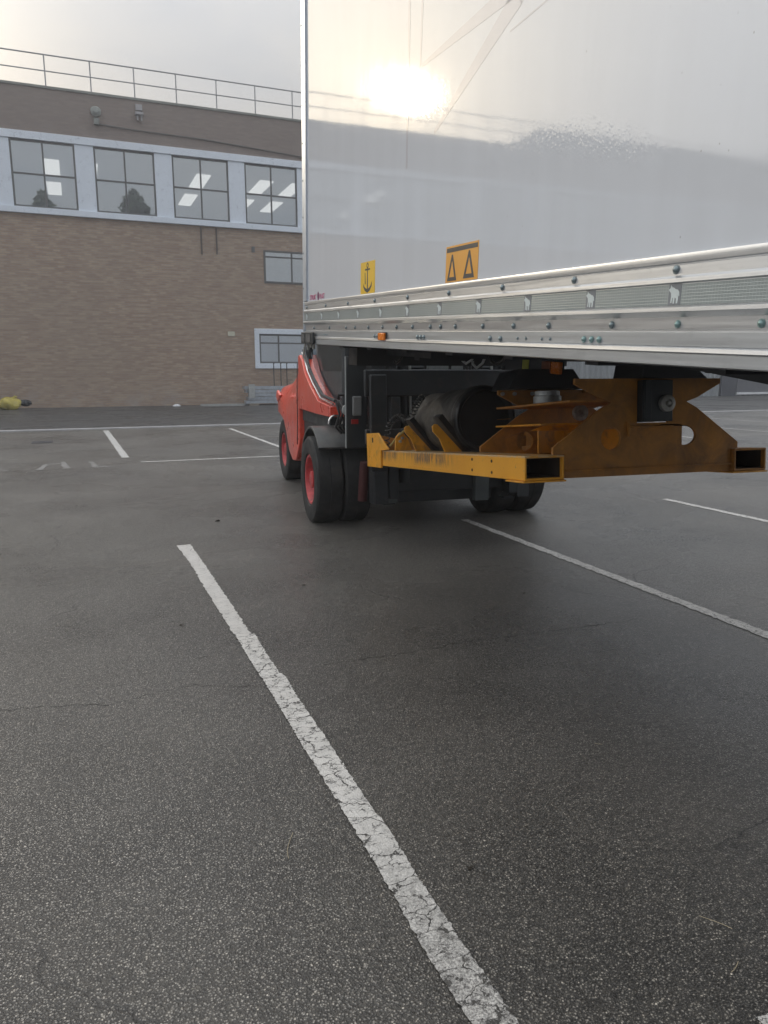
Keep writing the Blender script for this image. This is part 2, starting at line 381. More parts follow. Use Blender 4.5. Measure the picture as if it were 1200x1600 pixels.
g = NG('amber_lens_back'); M_AMBER_DIM = g.set(Base_Color=(.30, .085, .03), Roughness=.35)
M_AMBER_DIM.name = 'dull_amber_lens'
M_YSTK = pm('yellow_sticker', (.78, .50, .02), .4, var=.05, dirt=(.4, .3, .1), dirt_amt=.05)
M_OSTK = pm('orange_sticker', (.72, .34, .035), .45, var=.05)
M_INK = pm('black_ink', (.03, .032, .036), .5)
M_PINK = pm('magenta_print', (.52, .06, .20), .5, var=.05)
M_CHASSIS = pm('chassis_black', (.022, .026, .032), .45, .1, var=.25)
M_FLOOR = pm('trailer_underside', (.06, .06, .06), .8)
M_YEL = pm('yellow_paint', (.76, .35, .025), .42, 0, var=.12, sc_=4, dirt=(.16, .10, .06), dirt_amt=.28, dscale=9, bump=.08)
M_YEL_SHADE = pm('shaded_grimy_yellow_paint', (.50, .22, .034), .58, 0, var=.22, sc_=3, dirt=(.13, .065, .03), dirt_amt=.7, dscale=5, bump=.12)  # yellow darkened to put the plates' shade into the colour, plus brown grime
def beam_mat():
    g = NG('scuffed_yellow_paint'); v = g.tex()
    col = g.ramp(g.noise(v, 3, 5), [(.3, (.70, .31, .018)), (.7, (.82, .40, .03))])
    s = g.n('ShaderNodeSeparateXYZ', {0: v})
    # vertical rub marks along the upper edge of the beam
    rub = g.noise(g.n('ShaderNodeMapping', {'Vector': v, 'Scale': (1, 26, 5)}).outputs[0], 1.4, 6, .7)
    m = g.math('MULTIPLY', g.mr(rub, .44, .54, 0, .95), g.mr(s.outputs[2], .03, .08, 0, 1))
    m = g.math('MULTIPLY', m, g.math('MULTIPLY', g.mr(s.outputs[1], .9, 1.3, 0, 1), g.mr(g.noise(v, 2.4, 2), .38, .55, .2, 1)))
    col = g.mix(m, col, (.14, .10, .07))
    ch = g.mr(g.noise(v, 34, 6, .7), .64, .70, 0, .9); col = g.mix(ch, col, (.15, .13, .12))
    edge = g.math('MULTIPLY', g.mr(s.outputs[2], .122, .130, 0, 1), g.mr(g.noise(v, 18, 5), .35, .5, 0, .8))
    col = g.mix(edge, col, (.50, .40, .26))
    return g.set(Base_Color=col, Roughness=.42, Normal=g.bump(m, -.2, .003))
M_BEAM = beam_mat()
M_INSIDE = pm('dark_tube_inside', (.045, .028, .018), .8, var=.4)  # very dark brown for tube insides, holes and slots
M_RED = pm('red_bodywork', (.78, .082, .045), .32, 0, var=.06, sc_=1.5, dirt=(.42, .06, .05), dirt_amt=.15, coat=.6)
M_RED2 = pm('red_rim', (.50, .06, .065), .45, 0, var=.18, sc_=12, dirt=(.12, .05, .05), dirt_amt=.3)
M_BODYBLK = pm('dark_grey_steel', (.035, .04, .044), .5, .2, var=.2, sc_=2, bump=.05)
M_MAST = pm('mast_steel', (.030, .034, .038), .42, .3, var=.25, sc_=2.5, dirt=(.07, .06, .055), dirt_amt=.15)
M_FEND = pm('fender_grey', (.085, .088, .088), .38, .3, var=.3, sc_=4, dirt=(.15, .13, .11), dirt_amt=.3)
M_TYRE = pm('tyre_rubber', (.020, .021, .022), .75, 0, var=.3, sc_=6, dirt=(.05, .046, .04), dirt_amt=.3, bump=.25, bscale=40)
M_HOSE = pm('black_hose', (.015, .015, .016), .4)
M_CHROME = pm('bright_steel', (.75, .74, .72), .18, .95, var=.05)
M_RUBBER = pm('tank_wrap', (.060, .056, .050), .6, 0, var=.25, sc_=5, dirt=(.16, .145, .125), dirt_amt=.3, bump=.35, bscale=26)
M_TANKEND = pm('tank_end_black', (.011, .013, .015), .5, 0, var=.3, sc_=4)
g = NG('cab_glass'); tr = g.n('ShaderNodeBsdfTransparent', {'Color': (.78, .82, .84, 1)}); gl = g.n('ShaderNodeBsdfGlossy', {'Roughness': .06, 'Color': (.8, .85, .88, 1)})
mxs = g.n('ShaderNodeMixShader', {0: .16, 1: tr.outputs[0], 2: gl.outputs[0]}); g.l(mxs.outputs[0], g.o.inputs['Surface']); M_CABGLASS = g.m
M_GREYPL = pm('grey_plastic', (.20, .205, .205), .55, var=.15)
M_WASHER = pm('pale_zinc', (.42, .42, .40), .45, .5, var=.25, sc_=25)
M_PALE = pm('pale_grey_metal', (.40, .42, .42), .4, .4, var=.2, sc_=10)
M_STK_LAB = pm('yellow_green_label', (.45, .46, .06), .5)

# ---------------------------------------------------------------- ground
def sheet(name, x0, x1, y0, y1, z, mat, nx=1, ny=1, **k):
    m = MB(); vs = []; fs = []
    for j in range(ny + 1):
        for i in range(nx + 1): vs.append((x0 + (x1 - x0) * i / nx, y0 + (y1 - y0) * j / ny, z))
    for j in range(ny):
        for i in range(nx):
            a = j * (nx + 1) + i; fs.append((a, a + 1, a + nx + 2, a + nx + 1))
    m.add(vs, fs); return tag(m.build(name, mat, smooth=0), **k)
sheet('car_park', -300, 500, -300, 400, 0, M_ASPH, label='worn dark tarmac car park filling the foreground', cat='car park', kind='structure')
sheet('service_road', -140, 240, 22.25, 36.5, .004, M_ROAD, label='smoother dark road strip in front of the brick building', cat='road', kind='structure')
# dropped kerb: thin raised stone edge between bays and road
m = MB(); m.box(-140, 240, 22.02, 22.16, -.02, .035); kb = m.build('kerb', pm('kerb_stone', (.42, .42, .43), .7, var=.15), bevel=.008); tag(kb, 'low pale kerb edge between parking bays and service road', 'kerb', kind='structure')
m = MB(); m.box(-140, 240, 22.16, 22.30, -.02, .010); tag(m.build('gutter', pm('gutter_tar', (.018, .018, .019), .6)), 'black tar gutter line along the kerb', 'gutter', kind='structure')

def stripe(pts, mat, label, z=.004, name='parking_line', step=.03, jit=.005):
    """pts: list of (centre x, centre y, width); ragged-edged painted stripe"""
    m = MB(); vs = []; rows = 0
    P = [Vector((p[0], p[1])) for p in pts]
    for k in range(len(P) - 1):
        a, b = P[k], P[k + 1]; d = b - a; L = d.length; n = max(2, int(L / step)); d.normalize(); nn = Vector((-d.y, d.x))
        for i in range(n + (1 if k == len(P) - 2 else 0)):
            t = i / n; c = a.lerp(b, t); wdt = pts[k][2] * (1 - t) + pts[k + 1][2] * t
            vs.append((*(c + nn * (wdt / 2 + random.gauss(0, jit))), z)); vs.append((*(c - nn * (wdt / 2 + random.gauss(0, jit))), z)); rows += 1
    m.add(vs, [(2 * i, 2 * i + 1, 2 * i + 3, 2 * i + 2) for i in range(rows - 1)])
    return tag(m.build(name, mat, smooth=0), label, 'road marking', kind='structure')
stripe([(.800, 6.86, .128), (.818, 6.2, .108), (.820, 5.3, .108), (.826, 4.27, .100)], M_PAINT_FAR, 'far, narrower end of the cracked white bay line in the foreground', jit=.004, name='painted_line')
stripe([(.838, 4.28, .116), (.834, 3.95, .108), (.836, 3.62, .108), (.846, 3.585, .120), (.842, 3.32, .110), (.843, 2.9, .114), (.842, 2.3, .108), (.847, 2.15, .112), (.842, 1.9, .104), (.838, 1.6, .113), (.843, 1.35, .110), (.843, -1.5, .112)], M_PAINT, 'cracked white bay line running through the foreground', z=.0065, jit=.0022, step=.012, name='painted_line')
stripe([(3.804, 6.92, .09), (3.812, 4.5, .095), (3.818, 3.0, .10), (3.82, -2.0, .10)], M_PAINT_OLD, 'white bay line starting beneath the forklift and running to the right edge', name='painted_line')
stripe([(6.79, 7.1, .10), (6.80, 5.0, .10), (6.80, 1, .10)], M_PAINT_OLD, 'short white bay line at right beyond the yellow frame', name='painted_line')
stripe([(1.46, 1.035, .12), (6.0, 1.035, .12)], M_PAINT_OLD, 'worn white cross line at the bottom right corner', name='painted_line', jit=.009)
stripe([(.60, 21.43, .14), (.72, 14.5, .14)], M_PAINT_OLD, 'white bay line beyond the foreground line, left of the forklift', name='painted_line', step=.15)
stripe([(3.88, 20.9, .10), (3.92, 13.6, .10)], M_PAINT_OLD, 'white bay line meeting the kerb just left of the forklift', name='painted_line', step=.15)
stripe([(.93, 13.68, .10), (7.2, 13.60, .10)], M_PAINT_OLD, 'white cross line passing behind the forklift rear wheel', name='painted_line', step=.15)
stripe([(-2.6, 13.9, .10), (-1.75, 13.8, .10), (-1.17, 13.3, .09)], M_PAINT_FADE, 'bent worn line fragment at the left edge', name='painted_line', step=.1)
for X in (10.6, 13.8, 17.0, 20.2):
    stripe([(X, 20.9, .10), (X, 13.6, .10)], M_PAINT_OLD, {10.6: 'white bay line mostly hidden behind the yellow frame', 13.8: 'nearest white bay line right of the yellow frame', 17.0: 'middle white bay line seen at far right', 20.2: 'farthest white bay line at the right edge'}[X], name='painted_line', step=.15)
stripe([(7.6, 13.60, .10), (24, 13.6, .10)], M_PAINT_FADE, 'faint white cross line at far right', name='painted_line', step=.15)
# worn letter fragments painted on the ground
for pts, lb in (([(-.70, 13.2, .10), (-.62, 13.95, .09), (-.40, 13.95, .12)], 'worn painted letter fragment, leftmost of three'),
                ([(-.36, 14.25, .06), (-.28, 13.2, .12)], 'worn painted letter fragment, middle of three'),
                ([(.10, 14.1, .07), (.16, 13.2, .10), (.55, 13.25, .05)], 'worn painted letter fragment, rightmost of three')):
    stripe(pts, M_PAINT_FADE, lb, name='painted_mark', step=.08, jit=.012)
def crack(pts, wd, lb):
    m = MB(); vs = []
    P = [Vector(p) for p in pts]; fine = []
    for a, b in zip(P, P[1:]):
        n = max(2, int((b - a).length / .035))
        fine += [a.lerp(b, i / n) + Vector((random.gauss(0, .004), random.gauss(0, .012))) for i in range(n)]
    for i, p in enumerate(fine):
        w2 = wd * random.uniform(.1, 1.0); vs += [(p.x, p.y - w2, .0018), (p.x, p.y + w2, .0018)]
    m.add(vs, [(2 * i, 2 * i + 2, 2 * i + 3, 2 * i + 1) for i in range(len(fine) - 1)])
    return tag(m.build('tarmac_crack', M_CRACK, smooth=0), lb, 'crack', kind='structure')
M_CRACK = pm('crack_dirt', (.018, .017, .015), .9)
crack([(-.62, 3.75), (-.26, 3.68), (.06, 3.58), (.38, 3.66), (.62, 3.56), (.78, 3.50)], .0022, 'fine dark crack crossing the tarmac left of the cracked line')
crack([(1.15, 3.66), (1.6, 3.62), (2.0, 3.66), (2.7, 3.62), (3.3, 3.60)], .003, 'fine dark crack crossing the tarmac right of the cracked line')
crack([(.52, 4.0), (.56, 4.02), (.60, 4.01)], .004, 'very short dark crack left of the line')
crack([(.45, 4.7), (.50, 4.72), (.55, 4.72)], .004, 'very short dark crack farther up left of the line')
# iron drain cover
m = MB(); m.box(-1.08, -.64, 18.15, 18.75, -.02, .005)
for i in range(6): m.box(-1.05 + i * .068, -1.02 + i * .068, 18.2, 18.7, .005, .010)
tag(m.build('drain_cover', pm('cast_iron', (.05, .05, .055), .6, .3)), 'dark rectangular drain cover set in the bays at left', 'drain cover')

# small litter and stones on the tarmac
M_LEAF = pm('dry_leaf', (.035, .028, .02), .8); M_STRAW = pm('dry_straw', (.42, .36, .25), .7); M_PEB = pm('pebble', (.30, .28, .25), .8)
def leaf(x, y, s, lb):
    m = MB(); a = random.uniform(0, 6.28); n = 9
    top = []
    for i in range(n):
        t = 2 * math.pi * i / n; r = s * (1 + .35 * math.sin(3 * t + a))
        top.append((x + r * math.cos(t + a), y + .6 * r * math.sin(t + a), .004 + s * .25 * (1 + math.sin(2 * t))))
    m.add(top + [(x, y, .010)] + [(x, y, .002)], [(i, (i + 1) % n, n) for i in range(n)] + [((i + 1) % n, i, n + 1) for i in range(n)])
    return tag(m.build('fallen_leaf', M_LEAF), lb, 'leaf', 'scraps lying on the tarmac')
leaf(1.07, 1.855, .013, 'black curled leaf scrap right of the cracked line')
leaf(1.474, 5.167, .014, 'small dark scrap on bare tarmac below the front wheel')
leaf(1.29, 7.85, .03, 'dark scrap on pale tarmac left of the front wheel')
leaf(.50, 4.60, .016, 'thin dark scrap left of the cracked line')
leaf(2.9, 4.35, .014, 'dark scrap near the right bay line')
def straw(x, y, L, a, lb):
    m = MB(); p = []
    for i in range(9):
        t = i / 8 - .5; b = a + t * 1.6
        p.append((x + L * t * math.cos(a) - .12 * L * math.cos(3 * t) * math.sin(a), y + L * t * math.sin(a) + .3 * L * t * t, .006))
    m.tube(p, .0010, 6); return tag(m.build('straw_stalk', M_STRAW), lb, 'straw', 'bits of dry stalk on the tarmac')
straw(1.54, 1.22, .05, .4, 'pale curled stalk near the bottom right corner')
straw(1.62, 1.36, .09, -1.0, 'thin pale stalk above the curled one at right')
straw(.56, 2.18, .14, 1.2, 'thin stalk lying left of the cracked line')
straw(1.98, 2.35, .03, -.6, 'tiny pale stalk at mid right of the foreground')

# ---------------------------------------------------------------- brick building
B = empty('brick_building', (5, 36, 0), label='brown brick factory building with pale blue window band', cat='building')
def loc(o): return o
BX, BY = 5.0, 36.0
def bmb(): return MB()
def bb(m, x0, x1, y0, y1, z0, z1): m.box(x0 - BX, x1 - BX, y0 - BY, y1 - BY, z0, z1)
wins = [(-1.95 + 3.26 * i, .56 + 3.26 * i) for i in range(-13, 5)]   # 2.5 m windows
WZ0, WZ1 = 8.42, 11.08
X0, X1 = -52.0, 15.0
wall = MB()
lows = [(8.62, 11.9, 5.77, 7.28), (8.28, 11.7, 1.98, 3.38)]
# front wall as strips with real openings
bb(wall, X0, 8.28, 36, 36.3, -.5, 8.17); bb(wall, 8.28, 8.62, 36, 36.3, 3.38, 8.17); bb(wall, 8.28, 11.7, 36, 36.3, -.5, 1.98)
bb(wall, 8.62, 11.9, 36, 36.3, 3.38, 5.77); bb(wall, 8.62, 11.9, 36, 36.3, 7.28, 8.17); bb(wall, 11.7, X1, 36, 36.3, -.5, 3.38); bb(wall, 11.9, X1, 36, 36.3, 3.38, 8.17)
bb(wall, X0, X1, 36, 36.3, 11.39, 13.14)
bb(wall, X0, X0 + .3, 36.3, 60, -.5, 13.14); bb(wall, X1 - .3, X1, 36.3, 60, -.5, 13.14); bb(wall, X0, X1, 60, 60.3, -.5, 13.14)
bb(wall, -27, -20.5, 38.3, 52, 13.14, 15.0); bb(wall, X0, -27.01, 37.6, 52, 13.14, 14.7)
wall.build('wall', M_BRICK, B, smooth=0)
m = MB(); bb(m, X0 - .05, X1 + .05, 35.94, 36.36, 13.14, 13.24); m.build('coping', M_COPING, B, bevel=.01)
m = MB(); bb(m, X0, X1, 36.3, 60, 12.3, 12.45); m.build('roof', M_COPING, B)
# pale blue band: two rails and the piers between windows
m = MB(); bb(m, X0, X1, 35.90, 36.2, 11.09, 11.40)
m.build('cladding_head', M_BAND, B, bevel=.01)
m = MB(); bb(m, X0, X1, 35.86, 36.2, 8.16, 8.41); m.build('sill_band', M_BAND, B, bevel=.01)
edges = [X0] + [e for wn_ in wins if wn_[0] > X0 for e in wn_] + [X1]
ws = [wn_ for wn_ in wins if wn_[0] > X0]
prev = X0
for a, b in ws + [(X1, X1)]:
    if a - prev > .05:
        m = MB(); bb(m, prev, a, 35.955, 36.2, 8.41, 11.09); m.build('cladding_pier', M_BAND, B, bevel=.008)
    prev = b
def window(x0, x1, z0, z1, vx, hz, fw=.075, y=36.02):
    f = MB()
    bb(f, x0, x1, y - .03, y + .05, z1 - fw, z1); bb(f, x0, x1, y - .03, y + .05, z0, z0 + fw)
    bb(f, x0, x0 + fw, y - .03, y + .05, z0 + fw, z1 - fw); bb(f, x1 - fw, x1, y - .03, y + .05, z0 + fw, z1 - fw)
    for xx in vx: bb(f, xx - .035, xx + .035, y - .022, y + .045, z0 + fw, z1 - fw)
    for zz in hz: bb(f, x0 + fw, x1 - fw, y - .026, y + .047, zz - .035, zz + .035)
    fo = f.build('window_frame', M_FRAME, B)
    gm = MB(); gm.quad((x0 + .03 - BX, y + .004 - BY, z0 + .03), (x1 - .03 - BX, y + .004 - BY, z0 + .03), (x1 - .03 - BX, y + .004 - BY, z1 - .03), (x0 + .03 - BX, y + .004 - BY, z1 - .03)); gm.build('glass', M_GLASS, fo, smooth=0)
    return fo
for a, b in ws: window(a, b, WZ0, WZ1, [(a + b) / 2], [(WZ0 + WZ1) / 2])
window(8.62, 11.9, 5.77, 7.28, [10.0], [6.98], .09, 36.0)
window(8.28, 11.7, 1.98, 3.38, [9.25, 10.6], [2.95], .08, 36.03)
s_ = MB(); bb(s_, 8.05, 11.95, 35.93, 36.08, 3.38, 3.63); bb(s_, 8.05, 11.95, 35.93, 36.08, 1.73, 1.98); bb(s_, 8.05, 8.28, 35.93, 36.08, 1.98, 3.38); bb(s_, 11.7, 11.95, 35.93, 36.08, 1.98, 3.38)
s_.build('window_surround', M_BAND, B, bevel=.01)
# upper floor interior with strip lights
m = MB(); bb(m, X0 + .5, X1 - .5, 36.35, 59.8, 11.52, 11.6); bb(m, X0 + .5, X1 - .5, 36.4, 59.8, 7.95, 8.05); bb(m, X0 + .5, X1 - .5, 54, 54.1, 8.05, 11.5)
m.build('interior', M_CEIL, B, smooth=0)
m = MB(); bb(m, 8.0, 14.5, 36.35, 40, 5.2, 5.3); bb(m, 8.0, 14.5, 40, 40.1, 0, 7.9); bb(m, 8.0, 14.5, 36.35, 40, 1.0, 1.05); bb(m, 8.0, 14.5, 36.35, 40, 7.6, 7.7); m.build('lower_interior', M_CEIL, B, smooth=0)
for x in (-7.3, -.45, 1.28, 6.72, 10.0, 11.72, -12):
    for y0 in (40.5, 45.1):
        m = MB(); bb(m, x - .36, x + .36, y0, y0 + 2.95, 11.46, 11.50); m.build('light_panel', M_LAMP, B)
# small things on the wall
m = MB(); bb(m, 6.78, 7.10, 35.96, 36.0, 3.25, 3.46); m.build('wall_plate', pm('cream_plate', (.52, .52, .42), .6), B, bevel=.004)
for x, z0 in ((5.72, 6.9), (6.42, 6.95)):
    m = MB(); m.tube([(x - BX, -.05, 8.1), (x - BX, -.05, z0)], .035, 8); m.build('wall_stripe', pm('wall_stripe_dark', (.09, .075, .07), .7), B)  # thin tubes stand in for two dark stripes painted on the brick
m = MB(); bb(m, 8.05, 8.2, 35.97, 36.0, 7.15, 7.4); m.build('air_brick', M_FRAME, B)
m = MB(); m.lathe([(-.02, .12), (.0, .20), (.12, .22), (.22, .12), (.24, 0.02)], (1.52 - BX, -.02, 12.45), (0, -1, .25), 16, True); bb(m, 1.42, 1.62, 35.8, 36, 11.95, 12.2)
m.build('floodlight', pm('floodlight_grey', (.20, .22, .21), .5), B)
m = MB(); bb(m, 3.12, 3.45, 35.7, 36, 12.52, 12.62); bb(m, 3.15, 3.42, 35.82, 36, 12.72, 12.95); bb(m, 3.18, 3.24, 35.78, 35.84, 12.3, 12.6); bb(m, 3.34, 3.40, 35.78, 35.84, 12.3, 12.6)
m.build('security_camera', pm('camera_grey', (.33, .33, .35), .5), B)
# thin dark tube standing in for shading along the lower parapet
m = MB(); m.tube([(1.6 - BX, -.04, 12.0), (3 - BX, -.04, 11.93), (6 - BX, -.04, 11.88), (10.5 - BX, -.04, 11.62), (14.8 - BX, -.04, 11.5)], .035, 6); m.build('parapet_shade_line', pm('shade_line_grey', (.12, .11, .105), .8), B)
# roof edge railing
m = MB()
m.tube([(X0 - BX, .1, 14.47), (X1 - BX, .1, 14.47)], .030, 8); m.tube([(X0 - BX, .1, 13.85), (X1 - BX, .1, 13.85)], .026, 8)
x = -.36 - 1.765 * 29
while x < X1:
    m.tube([(x - BX, .1, 13.2), (x - BX, .1, 14.47)], .028, 8); bb(m, x - .07, x + .07, 36.04, 36.16, 13.24, 13.26); x += 1.765
m.build('roof_railing', M_RAILING, B)

# corrugated shed continuing to the right
S = empty('corrugated_shed', (15.2, 36.1, 0), label='long grey corrugated metal shed seen beneath the trailer', cat='shed')
m = MB(); n = 300; vs = []; prof = []
for i in range(n * 4 + 1):
    prof.append((i * .10, (0, 0, .10, .10)[i % 4]))
for x, y in prof: vs.append((x, -y, .0)); vs.append((x, -y, 7.5))
m.add(vs, [(2 * i, 2 * i + 2, 2 * i + 3, 2 * i + 1) for i in range(len(prof) - 1)])
m.box(0, 90, .02, 12, 0, 7.5)
m.build('cladding', M_CORR, S, smooth=0)
m = MB(); m.box(23.2, 24.5, -.18, -.105, 0, 2.3); m.build('door', M_DARK_DOOR, S, bevel=.01)
m = MB(); m.box(24.6, 60, -.15, -.105, .25, 2.4); m.build('dark_panelling', pm('dark_sheet', (.11, .115, .13), .6), S)
m = MB(); m.box(24.6, 60, -.22, -.105, .10, .24); m.build('base_strip', M_WHITE, S)

# stack of aluminium sections and scraps against the wall
A = empty('aluminium_stack', (8.4, 34.9, 0), label='stack of silver aluminium sections lying against the brick wall', cat='metal stack')
for k in range(5):
    m = MB(); z = .10 + k * .165; x0 = -1.05 + random.uniform(-.15, .1); yy = -.35 + k * .03
    m.box(x0, 2.2, yy, yy + .5, z, z + .03); m.box(x0, 2.2, yy, yy + .04, z + .03, z + .14); m.box(x0, 2.2, yy + .46, yy + .5, z + .03, z + .14); m.box(x0, x0 + .05, yy + .05, yy + .45, z + .03, z + .14)
    m.build('section', pm('stack_aluminium_%d' % k, (.45, .50, .56), .35, .7, var=.2, sc_=6), A)
for xa_ in (-1.0, 1.2):
    m = MB(); m.box(xa_, xa_ + .42, -.42, .1, 0, .10); m.build('bearer', pm('bearer_wood', (.25, .22, .18), .8), A)
m = MB(); m.box(-1.05, -.75, -.5, -.42, .35, 1.0); m.build('end_plate', M_PALE, A, bevel=.01)
for i, x in enumerate((8.85, 9.2, 9.5)):
    m = MB(); m.tube([(0, 0, 0), (.01, .08, 1.95)], .025, 8); m.box(-.03, .03, -.03, .03, 1.95, 1.99)
    o = m.build('metal_pole', M_BODYBLK); o.location = (x, 35.5, 0); tag(o, ('leftmost', 'middle', 'rightmost')[i] + ' of three thin dark poles standing in front of the white framed window', 'pole', 'thin poles against the wall')
m = MB(); m.box(5.2, 7.5, 34.9, 35.1, .0, .09); m.box(5.5, 7.2, 34.7, 34.85, 0, .06); tag(m.build('aluminium_strip', M_PALE), 'thin pale metal strips on the ground left of the stack', 'metal strip')
m = MB(); m.ring_loft([[(4.1 + .18 * math.cos(t) * s, 34.9 + .09 * math.sin(t) * s, z * .6 + .02 * math.sin(5 * t) + .02) for t in [k * .628 for k in range(10)]] for s, z in ((1, .0), (.85, .09), (.4, .15))])
tag(m.build('crumpled_paper', M_WHITE, smooth=0), 'small crumpled white scrap at the foot of the brick wall', 'litter')
# yellow sack
Yk = empty('yellow_sack', (-2.75, 34.6, 0), label='crumpled yellow sack with dark ends at the foot of the wall', cat='sack')
def lump(cx, cy, cz, rx, ry, rz, seed, nu=18, nv=10):
    rnd = random.Random(seed); m = MB(); ph = [rnd.uniform(0, 6.28) for _ in range(6)]; rings = []
    for j in range(nv + 1):
        th = math.pi * j / nv * .999 + .0005; r = []
        for i in range(nu):
            a = 2 * math.pi * i / nu; k = 1 + .13 * math.sin(3 * a + ph[0] + 2 * th) + .08 * math.sin(5 * a + ph[1]) * math.sin(3 * th + ph[2]) + .05 * math.sin(9 * a + ph[3])
            r.append((cx + rx * k * math.sin(th) * math.cos(a), cy + ry * k * math.sin(th) * math.sin(a), max(.0, cz + rz * k * math.cos(th))))
        rings.append(r)
    m.ring_loft(rings); return m
lump(0, 0, .24, .46, .30, .26, 2).build('sack_body', pm('yellow_plastic', (.40, .34, .07), .5, var=.25, sc_=5), Yk, smooth=0)
m = lump(.62, 0, .28, .22, .2, .13, 5); m.build('tied_end', M_BODYBLK, Yk, smooth=0)
m = lump(-.55, -.05, .2, .2, .2, .16, 6); m.build('tied_end', M_BODYBLK, Yk, smooth=0)
m = MB(); m.tube([(.15, 0, .42), (.24, 0, .58), (.30, .02, .52)], [.06, .03, .05], 6); m.build('ear', MATS['yellow_plastic'], Yk)

# trees standing behind the photographer, mirrored in the upper windows
M_LEAVES = pm('conifer_foliage', (.045, .065, .035), .8, var=.5, sc_=.8); M_BARK = pm('bark', (.10, .08, .06), .9, var=.3)
def tree(x, y, h, w_, seed, lb):
    rnd = random.Random(seed)
    T_ = empty('pine_tree', (x, y, 0), label=lb, cat='tree', group='trees mirrored in the upper windows')
    m = MB(); m.tube([(0, 0, 0), (.1, 0, h * .3), (-.1, .1, h * .7), (0, 0, h * .97)], [.35, .28, .15, .03], 8); m.build('trunk', M_BARK, T_)
    vs = []; fs = []
    for k in range(3000):
        t = rnd.random() ** .8; z = h * (.18 + .82 * t)
        lob = .6 + .4 * math.sin(z * 1.3 + seed) * math.cos(z * .7) ; a = rnd.uniform(0, 6.28)
        rr = w_ * (1 - t) ** .55 * lob * math.sqrt(rnd.uniform(.15, 1)) * (1 + .3 * math.sin(3 * a + z))
        c = Vector((rr * math.cos(a), rr * math.sin(a), z + rnd.uniform(-.3, .3))); s = rnd.uniform(.25, .7)
        u = Vector((rnd.gauss(0, 1), rnd.gauss(0, 1), rnd.gauss(0, 1))).normalized(); v = u.cross(Vector((rnd.gauss(0, 1), rnd.gauss(0, 1), rnd.gauss(0, 1)))).normalized()
        b = len(vs); vs += [c - u * s, c - v * s * .5, c + u * s, c + v * s * .5]; fs.append((b, b + 1, b + 2, b + 3))
    m = MB(); m.add(vs, fs); m.build('crown', M_LEAVES, T_, smooth=0, recalc=False)
tree(8.2, -30, 23.5, 6.8, 1, 'tallest pine, mirrored in the middle of the second upper window')
tree(3.6, -32, 19.5, 5.6, 2, 'pine mirrored at the left of the second upper window')
tree(-2.4, -30, 22.5, 6.0, 3, 'pine mirrored at the lower left of the first upper window')
tree(11.2, -31, 21.5, 5.0, 4, 'slim pine mirrored at the right of the second upper window')
tree(.2, -33, 19.5, 4.6, 5, 'small pine mirrored right of centre in the first upper window')

# ---------------------------------------------------------------- trailer
TS = .88
T_O = Vector((2.02 * TS, 6.857 * TS, 1.6 + .257 * TS))
dd = -Vector((.0139, .99867, .04973)).normalized(); uu = Vector((0, 0, 1)); uu = (uu - dd * uu.dot(dd)).normalized(); ff = uu.cross(dd)
TR = empty('box_trailer', label='white box semi-trailer with aluminium side rail, its front end carried by the forklift', cat='trailer')
Mt = Matrix(((dd.x, ff.x, uu.x), (dd.y, ff.y, uu.y), (dd.z, ff.z, uu.z))).to_4x4(); Mt.translation = T_O
TR.matrix_world = Mt
# local: x = rearward, y = towards the far side, z = up.  k() converts measured units to metres
def k(v): return v * TS
TL, TW, TH = 13.6, 2.50, 2.85
m = MB(); m.box(.02, TL, .0, .06, k(.37), TH); m.build('side_panel', M_PANEL, TR)
m = MB(); m.box(.02, TL, TW - .06, TW, k(.37), TH); m.build('side_panel', M_PANEL, TR)
m = MB(); m.box(.0, .06, .061, TW - .061, k(.05), TH); m.build('front_panel', M_PANEL, TR)
m = MB(); m.box(.0, TL, .0, TW, TH + .001, TH + .07); m.build('roof', M_PANEL, TR)
m = MB(); m.box(.07, TL, .07, TW - .07, k(.05), k(.13)); m.build('floor', M_FLOOR, TR)
for x in [.7 + .6 * i for i in range(20)]:
    m = MB(); m.box(x, x + .08, .07, TW - .07, k(-.02), k(.048)); m.build('crossmember', M_CHASSIS, TR)
def railprof():
    return [(0, .380), (.012, .378), (.014, .368), (.012, .350), (.006, .348), (.006, .344), (.012, .341), (.013, .306), (.024, .297), (.025, .284), (.017, .279), (.017, .205), (.027, .200), (.028, .187), (.020, .182),
            (.006, .168), (.005, .126), (.002, .124), (.002, .119), (.010, .117), (.010, .069), (.022, .063), (.024, .050), (.017, .044), (.016, .004), (.010, .0), (-.05, .0)]
def rail(side, name):
    pr = railprof(); m = MB(); x0, x1 = .02, TL
    nseg = 1
    yv = lambda o: (-k(o)) if side < 0 else TW + k(o)
    vs = [(x, yv(o), k(z)) for x in (x0, x1) for o, z in pr]; n_ = len(pr)
    m.add(vs, [(i, i + 1, n_ + i + 1, n_ + i) for i in range(n_ - 1)])
    m.add([(x0, yv(-.05), k(.0)), (x1, yv(-.05), k(0)), (x1, yv(-.05), k(.38)), (x0, yv(-.05), k(.38))], [(0, 1, 2, 3)])
    # end caps
    for x in (x0, x1):
        b = [(x, yv(o), k(z)) for o, z in pr] + [(x, yv(-.05), k(.38))]
        m.add(b, [tuple(range(len(b)))])
    return m.build(name, M_ALU, TR, smooth=20)
rail(-1, 'side_rail'); rail(1, 'side_rail')
